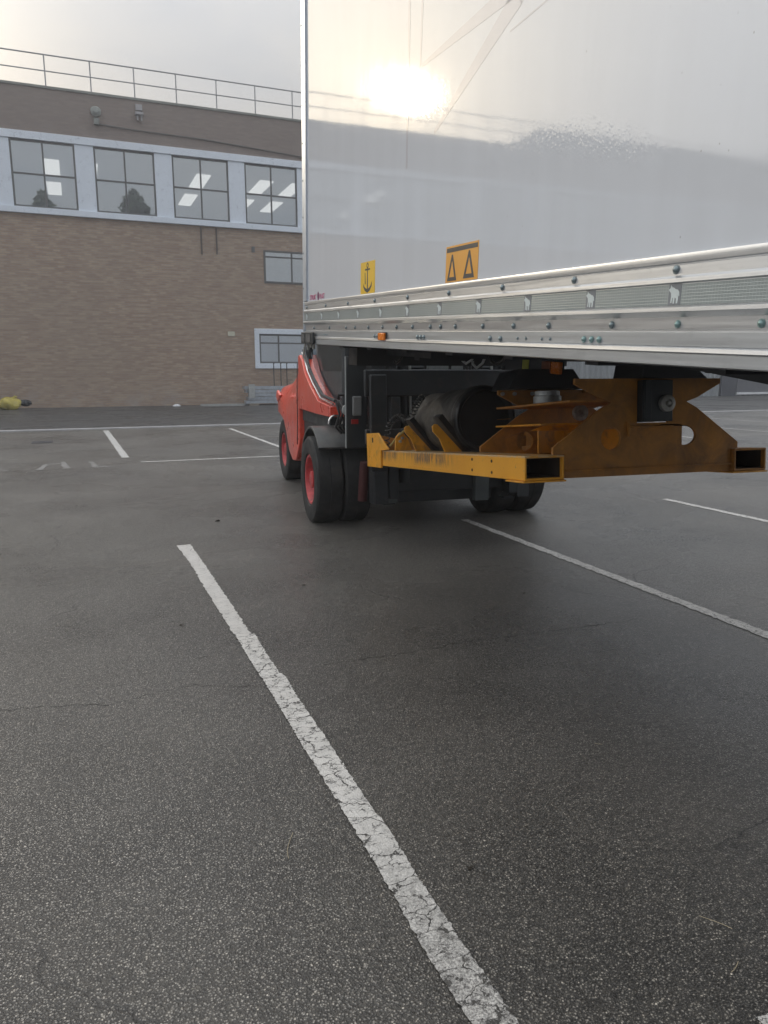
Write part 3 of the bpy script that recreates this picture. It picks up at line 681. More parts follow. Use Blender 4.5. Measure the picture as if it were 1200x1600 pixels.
# dull lower web of the near rail, slightly proud
m = MB(); m.box(.03, TL, -k(.0105) - .001, -k(.0105) + .002, k(.070), k(.1165)); m.build('lower_web', M_ALU2, TR)
m = MB(); m.box(.03, TL, -k(.0165) - .001, -k(.0165) + .002, k(.005), k(.043)); m.build('bottom_flange', M_ALU2, TR)
tp = MB(); tp.box(.03, TL, -k(.0175) - .0008, -k(.0175) + .001, k(.207), k(.277)); tape = tp.build('reflective_tape', M_TAPE, TR)
# emblem: small horned beast standing, printed on the tape on a dark patch
beast = [(-.020, .010), (-.024, .016), (-.017, .020), (-.016, .029), (-.010, .022), (-.004, .021), (.004, .016), (.014, .014), (.020, .008), (.023, -.004), (.020, -.006), (.017, .000), (.018, -.012), (.016, -.026), (.010, -.026),
         (.010, -.012), (.004, -.008), (.003, -.026), (-.003, -.026), (-.004, -.010), (-.007, -.008), (-.008, -.024), (-.013, -.024), (-.012, -.004), (-.014, .006)]
e0 = MB(); e0.prism([(x, z) for x, z in beast], -.0006, .0, 'y'); ref = None; pref = None
i = 0
for t in [4.805 + .468 * j for j in range(-10, 12)]:
    xx, zz, yy = k(t), k(.243), -k(.0175) - .0010
    if ref is None:
        p0 = MB(); p0.box(-.024, .028, -.0004, .0, -.031, .031)
        pref = p0.build('emblem_patch', M_TAPE_PATCH, tape); ref = e0.build('emblem', M_EMBLEM, pref, smooth=0); pp, ee = pref, ref
        ref.location = (0, -.0004, 0)
    else:
        pp = pref.copy(); COL.objects.link(pp); pp.parent = tape; ee = ref.copy(); COL.objects.link(ee); ee.parent = pp
    pp.location = (xx, yy, zz)
# rivets
def riv(r, hgt, mat):
    m = MB(); m.lathe([(0, r), (hgt * .35, r * .96), (hgt * .8, r * .62), (hgt, r * .05)], (0, 0, 0), (0, -1, 0), 16); m.lathe([(0, r * 1.22), (.0012, r * 1.2), (.0013, r)], (0, 0, 0), (0, -1, 0), 16)
    o = m.build('rivet', mat, TR, smooth=50); return o
r1 = riv(.0115, .009, M_RIVET); r2 = riv(.0105, .009, M_RIVET_G); r3 = riv(.0055, .005, M_RIVET)
use = {id(r1): False, id(r2): False, id(r3): False}
def put(r, t, s, o):
    if use[id(r)]: q = r.copy(); COL.objects.link(q); q.parent = TR
    else: q = r; use[id(r)] = True
    q.location = (k(t), -k(o) - .0008, k(s))
for t in [.73 + .585 * j - .03 for j in range(-1, 14)]: put(r1, t + .0, .327, .0125)
for t in (.324, .786, 1.224, 1.437, 1.732, 2.013, 2.268, 2.531, 2.796, 2.936, 3.124, 3.437, 3.739, 4.035, 4.469): put(r1, t, .144, .0055)
for t in (4.823, 5.173, 5.62, 6.0, 6.4, 6.8): put(r2, t, .144, .0055)
for t in (1.879, 1.929, 1.979, 2.624, 2.672, 2.719, 3.529, 3.631): put(r1, t, .083, .0115)
for t in (4.307, 4.357, 4.406, 5.9, 5.95, 6.0): put(r2, t, .087, .0115)
for t in (.50, .56, .62, .66, .70, .74, 3.792, 3.864, 3.997, 4.062): put(r3, t, .086, .0115)
# corner post with its own small rivets
m = MB(); m.box(-.018, k(.105), -k(.016), .02, k(.383), TH); m.box(-.018, .0, .02, TW - .02, k(.383), TH) ; m.build('corner_post', M_POST, TR, bevel=.004)
m = MB(); m.box(-.018, .019, -k(.016), .02, k(.0), k(.383)); m.build('corner_post_foot', M_POST, TR, bevel=.003)
for j in range(9):
    q = r3.copy(); COL.objects.link(q); q.parent = TR; q.location = (.012, -k(.016) - .0008, k(.50 + j * .31))
    
# stickers
def sticker(name, x0, x1, z0, z1, mat, off=.0015):
    m = MB(); m.box(k(x0), k(x1), -off, .0005, k(z0), k(z1)); return m.build(name, mat, TR, smooth=0)
a_ = sticker('anchor_sticker', 1.54, 1.835, .384, .605, M_YSTK); a_['label'] = 'yellow sticker with black anchor'
def ink(par, polys, name, off, mat=M_INK):
    m = MB()
    for pl in polys:
        hs = pl[1:] if isinstance(pl[0][0], tuple) else []
        o_ = pl[0] if hs or isinstance(pl[0][0], tuple) else pl
        m.prism([(k(x), k(z)) for x, z in o_], -off - .0006, -off, 'y', holes=[[(k(x), k(z)) for x, z in h] for h in hs])
    return m.build(name, mat, par, smooth=0)
ax0, az0 = 1.685, .50
anchor = [[(ax0 - .008, az0 - .085), (ax0 + .012, az0 - .085), (ax0 + .008, az0 + .06), (ax0 - .008, az0 + .06)],
          [(ax0 - .05, az0 + .045), (ax0 + .05, az0 + .045), (ax0 + .05, az0 + .057), (ax0 - .05, az0 + .057)],
          [(ax0 - .085, az0 - .045), (ax0 - .06, az0 - .068), (ax0 - .03, az0 - .080), (ax0, az0 - .084), (ax0 + .03, az0 - .080), (ax0 + .06, az0 - .068), (ax0 + .092, az0 - .035), (ax0 + .088, az0 - .068), (ax0 + .05, az0 - .097), (ax0, az0 - .112), (ax0 - .05, az0 - .097), (ax0 - .082, az0 - .070)],
          [(ax0 - .055, az0 + .03), (ax0 - .045, az0 + .03), (ax0 - .036, az0 - .05), (ax0 - .052, az0 - .05)],
          [tuple(circ(ax0, az0 + .078, .020, 14)), tuple(circ(ax0, az0 + .078, .011, 12))]]
ink(a_, anchor, 'anchor_print', .0015)
o_ = sticker('lifting_sticker', 2.966, 3.345, .385, .578, M_OSTK); o_['label'] = 'orange sticker with black bar over two triangles'
def tri(cx, w_, z0, z1, th):
    return [((cx - w_ / 2, z0), (cx + w_ / 2, z0), (cx + w_ * .06, z1), (cx - w_ * .06, z1)), ((cx - w_ / 2 + th * 1.3, z0 + th), (cx + w_ / 2 - th * 1.3, z0 + th), (cx, z1 - th * 1.5))]
ink(o_, [[(2.975, .545), (3.335, .545), (3.335, .568), (2.975, .568)], tri(3.045, .115, .392, .532, .020), tri(3.245, .125, .396, .537, .022)], 'bar_and_triangles', .0015)
def text(body, size, mat, par, x, z, sx=1.0, y=-.0012):
    cu = bpy.data.curves.new('lettering', 'FONT'); cu.body = body; cu.size = size; cu.extrude = .0003; cu.offset = size * .012
    to = bpy.data.objects.new('lettering', cu); COL.objects.link(to)
    bpy.context.view_layer.update()
    me = bpy.data.meshes.new_from_object(to.evaluated_get(bpy.context.evaluated_depsgraph_get()))
    bpy.data.objects.remove(to); bpy.data.curves.remove(cu)
    for v_ in me.vertices: v_.co = Vector((v_.co.x * sx, -v_.co.z, v_.co.y))
    me.materials.clear(); me.materials.append(mat)
    o = bpy.data.objects.new('lettering', me); COL.objects.link(o); o.parent = par; o.location = (x, y, z); return o
text('STRUKT', .052, M_PINK, TR, k(.17), k(.392), .98); text('PLAST', .052, M_PINK, TR, k(.475), k(.392), .92)
ink(TR, [tuple(circ(.435, .417, .026, 14, ry=.038))], 'logo_drop', .0008, pm('dark_magenta', (.16, .02, .10), .5))
# ghosts of removed lettering (thin adhesive residue)
def strip(p, w0, w1):
    (x0, z0), (x1, z1) = p; d = Vector((x1 - x0, z1 - z0)).normalized(); n_ = Vector((-d.y, d.x))
    return [(x0 + n_.x * w0, z0 + n_.y * w0), (x0 - n_.x * w0, z0 - n_.y * w0), (x1 - n_.x * w1, z1 - n_.y * w1), (x1 + n_.x * w1, z1 + n_.y * w1)]
gh = [strip(((2.36, 1.10), (2.34, 2.6)), .012, .02), strip(((2.53, 1.62), (2.55, 2.6)), .010, .02), strip(((2.56, 1.62), (3.62, 1.64)), .010, .045), strip(((2.75, 1.22), (3.62, 1.60)), .012, .055), strip(((3.62, 1.60), (4.3, 1.78)), .05, .02), strip(((3.55, 1.47), (4.0, 1.50)), .004, .004)]
ink(TR, gh, 'lettering_ghost', .0, M_GHOST)
# marker lamps
def lamp(x, y, z, s=1.0, mat=M_ORANGE, par=TR, ny=-1):
    m = MB(); m.box(x - .05 * s, x + .05 * s, y - .014, y, z - .022 * s, z + .022 * s); o = m.build('marker_lamp', mat, par, bevel=.004)
    m = MB(); m.box(x - .058 * s, x + .058 * s, y, y + .006, z - .027 * s, z + .027 * s); m.build('lamp_base', M_CHASSIS, o, bevel=.002); return o
lamp(k(2.052), -k(.0115) - .007, k(.080))
# black corner connector with bolts
m = MB(); m.box(.012, k(.40), -k(.045), -k(.026), k(.002), k(.105)); cbx = m.build('corner_box', M_BODYBLK, TR, bevel=.004)
m = MB(); m.box(.04, .12, -k(.050), -k(.0455), k(.02), k(.085)); m.box(.17, .30, -k(.050), -k(.0455), k(.02), k(.085)); m.build('lens', pm('smoked_lens', (.12, .125, .13), .15), cbx)
m = MB()
for x, z in ((.10, -.03), (.18, -.04), (.02, -.05)): m.lathe([(0, .012), (.03, .012), (.04, .004)], (x, .02, z), (0, 0, 1), 10, True)
m.tube([(.02, .0, .03), (0, -.02, -.10), (.04, .02, -.2)], .008, 6); m.build('hanger', M_WASHER, TR)
# underside: front bolster, saddle plate, chassis rails deepening rearward
m = MB(); m.box(.35, 1.30, .55, TW - .55, -.075, k(-.022)); m.build('coupler_plate', M_CHASSIS, TR)
m = MB(); m.box(.25, .45, .30, TW - .2, -.16, k(-.022)); m.box(.9, 1.0, .60, TW - .3, -.10, k(-.022)); m.build('bolster', M_CHASSIS, TR)
for y in (.72, TW - .80):
    m = MB(); m.prism([(3.40, k(-.022)), (3.45, -.030), (3.90, -.072), (4.9, -.17), (TL - .3, -.17), (TL - .3, k(-.022))], y, y + .08, 'y'); m.box(4.92, TL - .3, y - .05, y + .13, -.186, -.171); m.build('chassis_rail', M_CHASSIS, TR)
m = MB(); m.box(.30, .36, 1.72, 2.3, -.02 - .18, -.02); m.build('lamp_bracket', M_CHASSIS, TR)

# ---------------------------------------------------------------- yellow lifting frame
AS = .9
a5, b5 = R(5.5), R(-5.2)
vx_ = Vector((math.cos(a5), -math.sin(a5), 0)); vy_ = Vector((math.sin(a5) * math.cos(b5), math.cos(a5) * math.cos(b5), math.sin(b5))); vz_ = vx_.cross(vy_)
A_O = Vector((0, 0, 1.6)) + (Vector((3.23237, 3.62664, .94817)) - Vector((0, 0, 1.6))) * AS
FR = empty('lifting_frame', label='yellow steel towing frame with two fork pockets and a black tank, on the forklift', cat='frame')
Ma = Matrix(((vx_.x, vy_.x, vz_.x), (vx_.y, vy_.y, vz_.y), (vx_.z, vy_.z, vz_.z))).to_4x4(); Ma.translation = A_O
FR.matrix_world = Ma
def q(v): return v * AS
class SB(MB):   # same as MB but scaled to metres on build
    def build(s, name, mat, parent=None, **kw):
        s.v = [(x * AS, y * AS, z * AS) for x, y, z in s.v]; return MB.build(s, name, mat, parent, **kw)
def pocket(x0, x1, L, mat, lb=None):
    t = .014
    m = SB()
    m.prism([(x0, 0), (x1, 0), (x1, .15), (x0, .15)], 0, L, 'y', holes=[[(x0 + t, t), (x1 - t, t), (x1 - t, .15 - t), (x0 + t, .15 - t)]])
    o = m.build('fork_pocket', mat, FR, bevel=.004)
    if lb: o['label'] = lb
    m = SB(); t2 = t + .0015
    m.prism([(x0 + t2 - .0008, t2 - .0008), (x1 - t2 + .0008, t2 - .0008), (x1 - t2 + .0008, .15 - t2 + .0008), (x0 + t2 - .0008, .15 - t2 + .0008)], .03, L - .02, 'y', holes=[[(x0 + t2 + .003, t2 + .003), (x1 - t2 - .003, t2 + .003), (x1 - t2 - .003, .15 - t2 - .003), (x0 + t2 + .003, .15 - t2 - .003)]])
    m.build('pocket_lining', M_INSIDE, o)
    m = SB(); m.box(x0 - .012, x1 + .012, -.004, .24, -.013, -.0015); m.build('wear_plate', M_YEL, o, bevel=.003)
    return o
pk = pocket(-.79, -.52, 3.0, M_BEAM, 'scuffed bright yellow pocket')
for y, z in ((.46, .035), (.46, .11), (.78, .04), (.78, .115)):
    m = SB(); m.lathe([(0, .010), (.003, .010), (.003, .001)], (-.7905, y, z), (-1, 0, 0), 10); m.build('bolt_hole', M_INSIDE, pk)
pocket(.75, 1.01, 3.0, M_YEL_SHADE)
# end plates against the fork carriage
for x0, mt in ((-.81, M_YEL), (1.0, M_YEL_SHADE)):
    m = SB(); m.prism([(3.47, -.02), (3.47, .325), (3.06, .325), (2.72, .165), (2.97, .150), (2.97, -.02)], x0, x0 + .02, 'x'); o = m.build('end_plate', mt, FR, bevel=.003)
    m = SB(); m.box(x0 - .002, x0 - .0005, 3.22, 3.26, .23, .28); m.build('slot', M_INSIDE, o)
m = SB(); m.box(-.789, .999, 3.38, 3.46, -.01, .26); m.box(-.50, .73, 3.0, 3.37, .0, .02); m.build('rear_beam', M_YEL_SHADE, FR, bevel=.003)
m = SB(); m.prism([(-.787, .152), (-.52, .152), (-.52, .24), (-.787, .30)], 3.02, 3.05, 'y'); m.build('rear_gusset', M_YEL_SHADE, FR, bevel=.003)
CX = .11
def hour(y, holes, mat, wide=.0, lbl=None):
    pts = [(CX - .61 - wide, .0), (CX + .64 + wide - .01, .0)]
    pts = [(CX - .612, .004), (CX + .638, .004), (CX + .638, .152), (CX + .69, .153), (CX + .69, .195), (CX + .36, .425), (CX + .28, .465), (CX + .36, .49), (CX + .54, .58), (CX + .54, .612),
           (CX - .54, .612), (CX - .54, .58), (CX - .36, .49), (CX - .28, .465), (CX - .36, .425), (CX - .69, .195), (CX - .69, .153), (CX - .612, .152)]
    m = SB(); m.prism(pts, y, y + .022, 'y', holes=holes); return m.build('cross_plate', mat, FR, bevel=.003)
dh = [(CX + .245, .185), (CX + .245, .30)] + [(CX + .245 + .11 * math.cos(t) * .95, .243 + .062 * math.sin(t)) for t in [R(80 - 20 * i) for i in range(9)]]
dh = [(.357, .187), (.357, .307)] + [(.385 + .082 * math.cos(R(85 - 17 * i)), .247 + .062 * math.sin(R(85 - 17 * i))) for i in range(11)]
sq = [(.017, .335), (.25, .335), (.25, .60), (.017, .60)]
hour(.03, [circ(-.172, .242, .072, 22), dh, sq], M_YEL_SHADE)
h2 = [circ(-.21, .228, .072, 22), circ(.43, .228, .072, 22)]
hour(1.1, h2, M_YEL_SHADE)
# bottom stiffener + weld line on the near plate
m = SB(); m.box(-.498, .744, .012, .029, .045, .056); m.box(-.06, -.045, .005, .029, .25, .34); m.box(-.04, .28, .012, .029, .302, .314); m.build('stiffener', M_YEL_SHADE, FR, bevel=.002)
# table plates between the two cross plates
m = SB(); m.box(-.45, .30, .055, 1.095, .47, .485); m.box(.28, .62, .055, 1.095, .59, .603); m.build('table_plate', M_YEL_SHADE, FR, bevel=.003)
m = SB(); m.prism([(-.47, .30), (.02, .30), (.02, .33), (-.35, .345)], .52, .54, 'y'); m.box(-.46, .0, .4, 1.09, .335, .348); m.build('inner_shelf', M_YEL, FR, bevel=.003)
m = SB(); m.box(.10, .115, .056, 1.095, .02, .30); m.box(-.30, .51, .056, 1.095, .012, .022); m.build('longitudinal_web', M_YEL, FR, bevel=.003)
# curved tab plate on top of the near pocket
m = SB(); pts = [(-.50 + .25 * i / 8, .36 + .10 * math.sin(math.pi * i / 8 * .5)) for i in range(9)]
ring = [[(x, y, .152), (x, y + .012, .152), (x, y + .012, .30), (x, y, .30)] for x, y in pts]
m.ring_loft(ring); m.build('curved_plate', M_YEL, FR, bevel=.002)
# fifth wheel saddle, bearing post, rollers
m = SB(); m.prism([(.05, .6135), (.55, .6135), (.50, .65), (.41, .76), (.08, .76)], .03, .35, 'y'); m.build('saddle_block', M_CHASSIS, FR, bevel=.004)
m = SB(); m.prism([(-.40, .6135), (.25, .6135), (.14, .76), (-.32, .76)], .98, 1.3, 'y'); m.build('saddle_block', M_CHASSIS, FR, bevel=.004)
m = SB(); m.box(.022, .245, -.02, .30, .34, .60); m.box(.03, .08, -.03, -.021, .345, .60); ph = m.build('pivot_housing', pm('pivot_black', (.022, .03, .036), .4, .1, var=.3), FR, bevel=.006)
m = SB(); m.lathe([(0, .052), (.03, .052), (.035, .046), (.035, .026), (.02, .024), (.02, .014), (.045, .012), (.045, .001)], (.188, -.021, .452), (0, -1, 0), 28); m.build('pivot_roller', M_WASHER, ph, smooth=40)
m = SB(); m.lathe([(0, .055), (.03, .055), (.03, .03), (.01, .02), (.01, .001)], (-.06, .58, .42), (0, -1, 0), 24); m.build('roller', M_WASHER, FR, smooth=40)
m = SB(); m.lathe([(0, .095), (.05, .095), (.055, .085), (.085, .085), (.09, .07), (.09, .001)], (-.31, .58, .485), (0, 0, 1), 24); m.build('bearing_cup', M_PALE, FR, smooth=40)
for x in (-.40, -.30, -.15):
    m = SB(); m.lathe([(0, .014), (.02, .014), (.02, .001)], (x, 1.098, .585), (0, -1, 0), 8); m.build('bolt', M_WASHER, FR)
# tank lying in rubber-faced cradle arms
tc_ = (-.378, .405)
prof = [(0, .001), (.0, .06), (.02, .16), (.05, .215), (.12, .255), (.20, .262), (.21, .272), (.24, .272), (.25, .264), (.62, .264), (.64, .272), (.68, .272), (.70, .264), (1.10, .264), (1.12, .275), (1.20, .275), (1.215, .268)]
m = SB(); m.lathe([(1.215 - a + .0, r) for a, r in prof][::-1] if False else [(a, r) for a, r in prof], (tc_[0], 2.68, tc_[1]), (0, -1, 0), 40); tank = m.build('tank', M_RUBBER, FR, smooth=50, label='large black wrapped cylindrical tank')
m = SB(); m.lathe([(0, .268), (.03, .266), (.045, .255), (.045, .235), (.005, .215), (.0, .10), (-.02, .02), (-.02, .001)], (tc_[0], 1.465, tc_[1]), (0, -1, 0), 40); m.build('tank_end', M_TANKEND, tank, smooth=40)
m = SB(); m.lathe([(0, .2755), (.006, .2760), (.006, .268)], (tc_[0], 1.50, tc_[1]), (0, -1, 0), 40); m.build('end_ring', M_GREYPL, tank, smooth=40)
m = SB(); m.tube([(-.30, 1.40, .40), (-.18, 1.40, .405)], .004, 6); m.build('valve_rod', M_CHROME, tank)
for y in (1.52, 2.22):
    m = SB(); m.prism([(-.70, .152), (-.55, .152), (-.76, .375), (-.785, .378), (-.805, .36), (-.80, .32), (-.745, .26)], y, y + .02, 'y'); arm = m.build('cradle_arm', M_YEL, FR, bevel=.003)
    m = SB(); m.prism([(-.548, .154), (-.49, .154), (-.735, .455), (-.775, .430)], y - .05, y + .07, 'y'); m.build('rubber_strip', M_HOSE, arm, bevel=.004)
    m = SB(); m.prism([(-.20, .152), (-.05, .152), (.04, .37), (.0, .38)], y, y + .02, 'y'); m.build('cradle_arm', M_YEL_SHADE, FR, bevel=.003)
m = SB(); m.prism([(-.77, .152), (-.60, .152), (-.64, .27), (-.68, .315), (-.72, .325), (-.76, .28)], 2.62, 2.64, 'y'); m.build('upright_bracket', M_YEL, FR, bevel=.003)
for x, z in ((-.70, .27), (-.72, .24)):
    m = SB(); m.lathe([(0, .014), (.02, .014), (.025, .001)], (x, 2.62, z), (0, -1, 0), 8); m.build('bolt', M_WASHER, FR)
m = SB(); m.tube([(-.775, 2.75, .20), (-.74, 2.64, .28), (-.72, 2.4, .36), (-.72, 2.28, .40)], .010, 8); m.build('brass_pipe', pm('brass', (.45, .36, .14), .4, .7), FR)
# coiled air hose
m = SB(); path = []; base = [Vector((-.775, 2.88, .17)), Vector((-.77, 2.80, .38)), Vector((-.73, 2.60, .47)), Vector((-.71, 2.40, .42)), Vector((-.66, 2.30, .56)), Vector((-.62, 2.25, .64))]
def bez(t):
    n_ = len(base) - 1; s_ = t * n_; i_ = min(int(s_), n_ - 1); u = s_ - i_
    p0, p1, p2, p3 = base[max(i_ - 1, 0)], base[i_], base[i_ + 1], base[min(i_ + 2, n_)]
    return .5 * ((2 * p1) + (p2 - p0) * u + (2 * p0 - 5 * p1 + 4 * p2 - p3) * u * u + (3 * p1 - p0 - 3 * p2 + p3) * u ** 3)
NP = 620
for i in range(NP):
    t = i / (NP - 1); c = bez(t); d = (bez(min(1, t + .01)) - bez(max(0, t - .01))).normalized(); s1 = d.cross(Vector((1, 0, 0.2))).normalized(); s2 = d.cross(s1)
    an = 2 * math.pi * 26 * t; path.append(c + (s1 * math.cos(an) + s2 * math.sin(an)) * .026)
m.tube(path, .0055, 6); m.build('coiled_hose', M_HOSE, FR, smooth=60)

# ---------------------------------------------------------------- forklift truck
F = empty('forklift_truck', (3.53, 7.35, 0), (0, 0, -a5), label='red and black heavy forklift truck holding up the trailer front', cat='forklift')
# local: x right, -y towards the camera (front), y = back
def wheel(x, y, side, r=.465, w_=.30, r_rim=.265, dual=False, lbl=None):
    m = MB(); h = w_ / 2
    pr = [(-h * .72, r_rim), (-h * .92, r_rim + .02), (-h, r_rim + .07), (-h * 1.0, r - .07), (-h * .93, r - .022), (-h * .80, r - .004), (-h * .4, r), (-.006, r + .001), (-.004, r - .005), (.004, r - .005), (.006, r + .001),
          (h * .4, r), (h * .80, r - .004), (h * .93, r - .022), (h, r - .07), (h, r_rim + .07), (h * .92, r_rim + .02), (h * .72, r_rim)]
    m.lathe(pr, (0, 0, 0), (1, 0, 0), 56)
    ty = m.build('tyre', M_TYRE, None, smooth=28)
    # sidewall lugs
    wh = bpy.data.objects.new('wheel', None); COL.objects.link(wh); wh.parent = F; wh.location = (x, y, r - .006); wh.empty_display_size = .1
    ty.parent = wh
    m = MB(); s = side
    pr = [(s * h * .80, r_rim + .004), (s * h * .86, r_rim - .004), (s * h * .84, r_rim - .02), (s * h * .60, r_rim - .035), (s * h * .05, r_rim - .055), (s * h * .0, r_rim - .09), (s * h * .1, .12), (s * h * .12, .095), (s * h * .75, .09), (s * h * .80, .07), (s * h * .80, .001)]
    m.lathe(pr, (0, 0, 0), (1, 0, 0), 40)
    rm = m.build('rim', M_RED2, wh, smooth=35)
    m = MB()
    for i in range(8):
        a = 2 * math.pi * i / 8; m.lathe([(0, .013), (s * .03, .013), (s * .032, .001)], (s * h * .08, .15 * math.cos(a), .15 * math.sin(a)), (1, 0, 0), 6)
    m.build('wheel_nuts', M_WASHER, rm)
    m = MB(); m.lathe([(-s * h * .7, r_rim - .01), (s * .0, r_rim - .02), (s * .0, .001)], (-s * .02, 0, 0), (1, 0, 0), 32); m.build('rim_back', M_BODYBLK, wh)
    return wh
for s in (-1, 1):
    wheel(s * (1.185 if s < 0 else 1.13), 0, s); wheel(s * (.884 if s < 0 else .80), 0, s)
    wheel(s * .93, 3.24, s, .455, .30, .25)
m = MB(); m.box(-.62, .62, -.16, .2, .32, .62); m.tube([(-.95, 0, .455), (.95, 0, .455)], .14, 14); m.build('front_axle', M_BODYBLK, F, bevel=.02)
m = MB(); m.tube([(-.8, 3.24, .45), (.8, 3.24, .45)], .09, 12); m.box(-.55, .55, 3.0, 3.5, .35, .65); m.build('rear_axle', M_BODYBLK, F, bevel=.02)
# chassis
m = MB(); m.box(-.58, .58, -.45, 2.9, .30, 1.06); m.build('chassis_frame', M_BODYBLK, F, bevel=.02)
m = MB(); m.box(-1.04, -.59, .62, 1.75, .42, 1.10); m.box(.59, 1.04, .62, 1.75, .42, 1.10); m.build('side_tank', M_BODYBLK, F, bevel=.03)
# fenders: curved sheets over the dual wheels
for s in (-1, 1):
    m = MB(); rings = []
    xa, xb = (s * 1.30, s * .60)
    for i in range(25):
        an = R(42 + (205 - 42) * i / 24); cy, cz = -math.cos(an), math.sin(an)
        r0, r1_ = .545, .575
        if i > 19: r0 += .0; r1_ += .0
        rings.append([(xa, cy * r0, .455 + cz * r0), (xb, cy * r0, .455 + cz * r0), (xb, cy * r1_, .455 + cz * r1_), (xa, cy * r1_, .455 + cz * r1_)])
    m.ring_loft(rings); fo = m.build('fender', M_FEND, F, bevel=.006, smooth=40)
    m = MB(); m.box(s * 1.29 - (.0 if s > 0 else -.02), s * .65, .50, .515, .10, .42); m.build('mud_flap', M_HOSE, fo)
# lifting eye on the fender
m = MB(); m.tube([(-1.05 + .075 * math.cos(R(a)), -.12, 1.055 + .09 * math.sin(R(a))) for a in range(0, 181, 15)], .011, 8); m.build('lifting_eye', M_CHROME, F)
# red bodywork: lofted rounded sections
def section(y, w_, zb, zt, tw=.93, rr=.08, n_=5):
    pts = []; 
    cs = [(w_, zb), (w_, zb + (zt - zb) * .5), (w_ * tw, zt)]
    def corner(cx, cz, r, a0, a1): return [(cx + r * math.cos(R(a0 + (a1 - a0) * i / n_)), cz + r * math.sin(R(a0 + (a1 - a0) * i / n_))) for i in range(n_ + 1)]
    r = min(rr, (zt - zb) * .3)
    right = corner(w_ - .02, zb + .02, .02, -90, 0) + [(w_, zb + (zt - zb) * .55)] + corner(w_ * tw - r, zt - r, r, 15, 90)
    left = [(-x, z) for x, z in reversed(right)]
    return [(x, y, z) for x, z in right + left]
m = MB(); st = [(1.70, 1.10, .74, 1.805, .95, .10), (1.78, 1.105, .62, 1.80, .94, .12), (2.0, 1.11, .42, 1.745, .92, .14), (2.25, 1.11, .40, 1.67, .91, .15), (2.50, 1.11, .50, 1.585, .91, .16), (2.72, 1.11, .74, 1.50, .92, .16), (2.85, 1.12, .90, 1.45, .94, .16), (3.05, 1.13, .97, 1.415, .96, .16),
                (3.35, 1.12, 1.00, 1.39, .96, .16), (3.62, 1.03, .98, 1.35, .95, .15), (3.85, .90, .93, 1.30, .93, .14), (4.02, .74, .90, 1.24, .9, .13), (4.12, .60, .95, 1.15, .9, .08)]
m.ring_loft([section(*a) for a in st]); cw = m.build('counterweight', M_RED, F, smooth=38)
# side wings in front of the counterweight, sloping down towards the cab
for s in (-1, 1):
    m = MB(); pts = [(1.697, 1.13), (1.697, 1.78), (1.60, 1.80), (1.46, 1.745), (1.28, 1.585), (.95, 1.43), (.52, 1.272), (-.10, 1.235), (-.10, 1.125), (.7, 1.12)]
    xs = (s * 1.105, s * .90); m.prism(pts, min(xs), max(xs), 'x'); wg = m.build('side_wing', M_RED, F, bevel=.012)
    tr_ = [(s * 1.07, 1.60, 1.825), (s * 1.07, 1.46, 1.77), (s * 1.07, 1.28, 1.61), (s * 1.07, .95, 1.455), (s * 1.07, .52, 1.30), (s * 1.07, -.10, 1.262)]
    m = MB(); m.tube(tr_, .010, 8); m.build('bright_trim', M_CHROME, wg)
    m = MB(); m.tube([(x - s * .02, y - .02, z + .03) for x, y, z in tr_], .020, 8); m.build('cab_sill', M_BODYBLK, wg)
# grille line / seam on counterweight flank
m = MB(); m.tube([(-1.112, 1.705, 1.70), (-1.118, 1.73, 1.4), (-1.118, 1.75, 1.0), (-1.118, 1.80, .66)], .006, 6); m.build('seam', M_BODYBLK, cw)
m = MB(); m.prism([(3.0, 1.26), (3.26, 1.33), (3.36, 1.23), (3.22, 1.15)], -1.150, -1.10, 'x'); m.build('rear_lamp_pod', M_RED, cw, bevel=.02)
m = MB(); m.box(-.90, .90, .0, 1.70, 1.07, 1.20); m.box(-1.06, -.85, .1, 1.69, .98, 1.118); m.build('cab_floor', M_BODYBLK, F, bevel=.01)
# engine hood + seat + steering wheel
m = MB(); m.box(-.55, .55, 1.0, 2.4, 1.2, 1.72); m.build('engine_hood', M_GREYPL, F, bevel=.05)
seat = empty('seat'); COL.objects.unlink(seat) if False else None
seat.parent = F; seat.location = (0, .95, 1.55)
m = MB(); m.box(-.26, .26, -.30, .22, -.10, .04); m.build('seat_cushion', M_GREYPL, seat, bevel=.04)
m = MB(); m.box(-.25, .25, .16, .30, .04, .68, Matrix.Rotation(R(-8), 4, 'X')); m.build('seat_back', M_GREYPL, seat, bevel=.05)
m = MB(); m.tube([(-.15 + .19 * math.cos(R(a)), .38 + .12 * math.sin(R(a)), 1.72 + .14 * math.sin(R(a))) for a in range(0, 361, 15)], .014, 8); m.tube([(-.15, .38, 1.72), (-.15, .18, 1.25)], .025, 8); m.build('steering_wheel', M_HOSE, F)
# cab posts and roof guard
cabp = [(-.98, -.42, -.36, -.42), (.98, -.42, .36, -.42)]
for s in (-1, 1):
    m = MB(); m.tube([(s * 1.0, -.38, 1.2), (s * .98, -.30, 2.0), (s * .90, -.1, 2.75)], .042, 10); m.build('front_post', M_BODYBLK, F)
    m = MB(); m.tube([(s * 1.0, 1.50, 1.75), (s * .97, 1.48, 2.2), (s * .90, 1.42, 2.75)], .045, 10); m.build('rear_post', M_BODYBLK, F)
    m = MB(); m.prism([(-.34, 1.28), (.50, 1.33), (.93, 1.49), (1.27, 1.66), (1.44, 1.82), (1.44, 2.6), (-.16, 2.6), (-.30, 2.0)], s * .985 - .003, s * .985 + .003, 'x'); m.build('side_glass', M_CABGLASS, F)
m = MB(); m.box(-.87, .87, 1.60, 1.68, 1.2, 1.95); m.build('cab_rear_wall', M_GREYPL, F, bevel=.01)
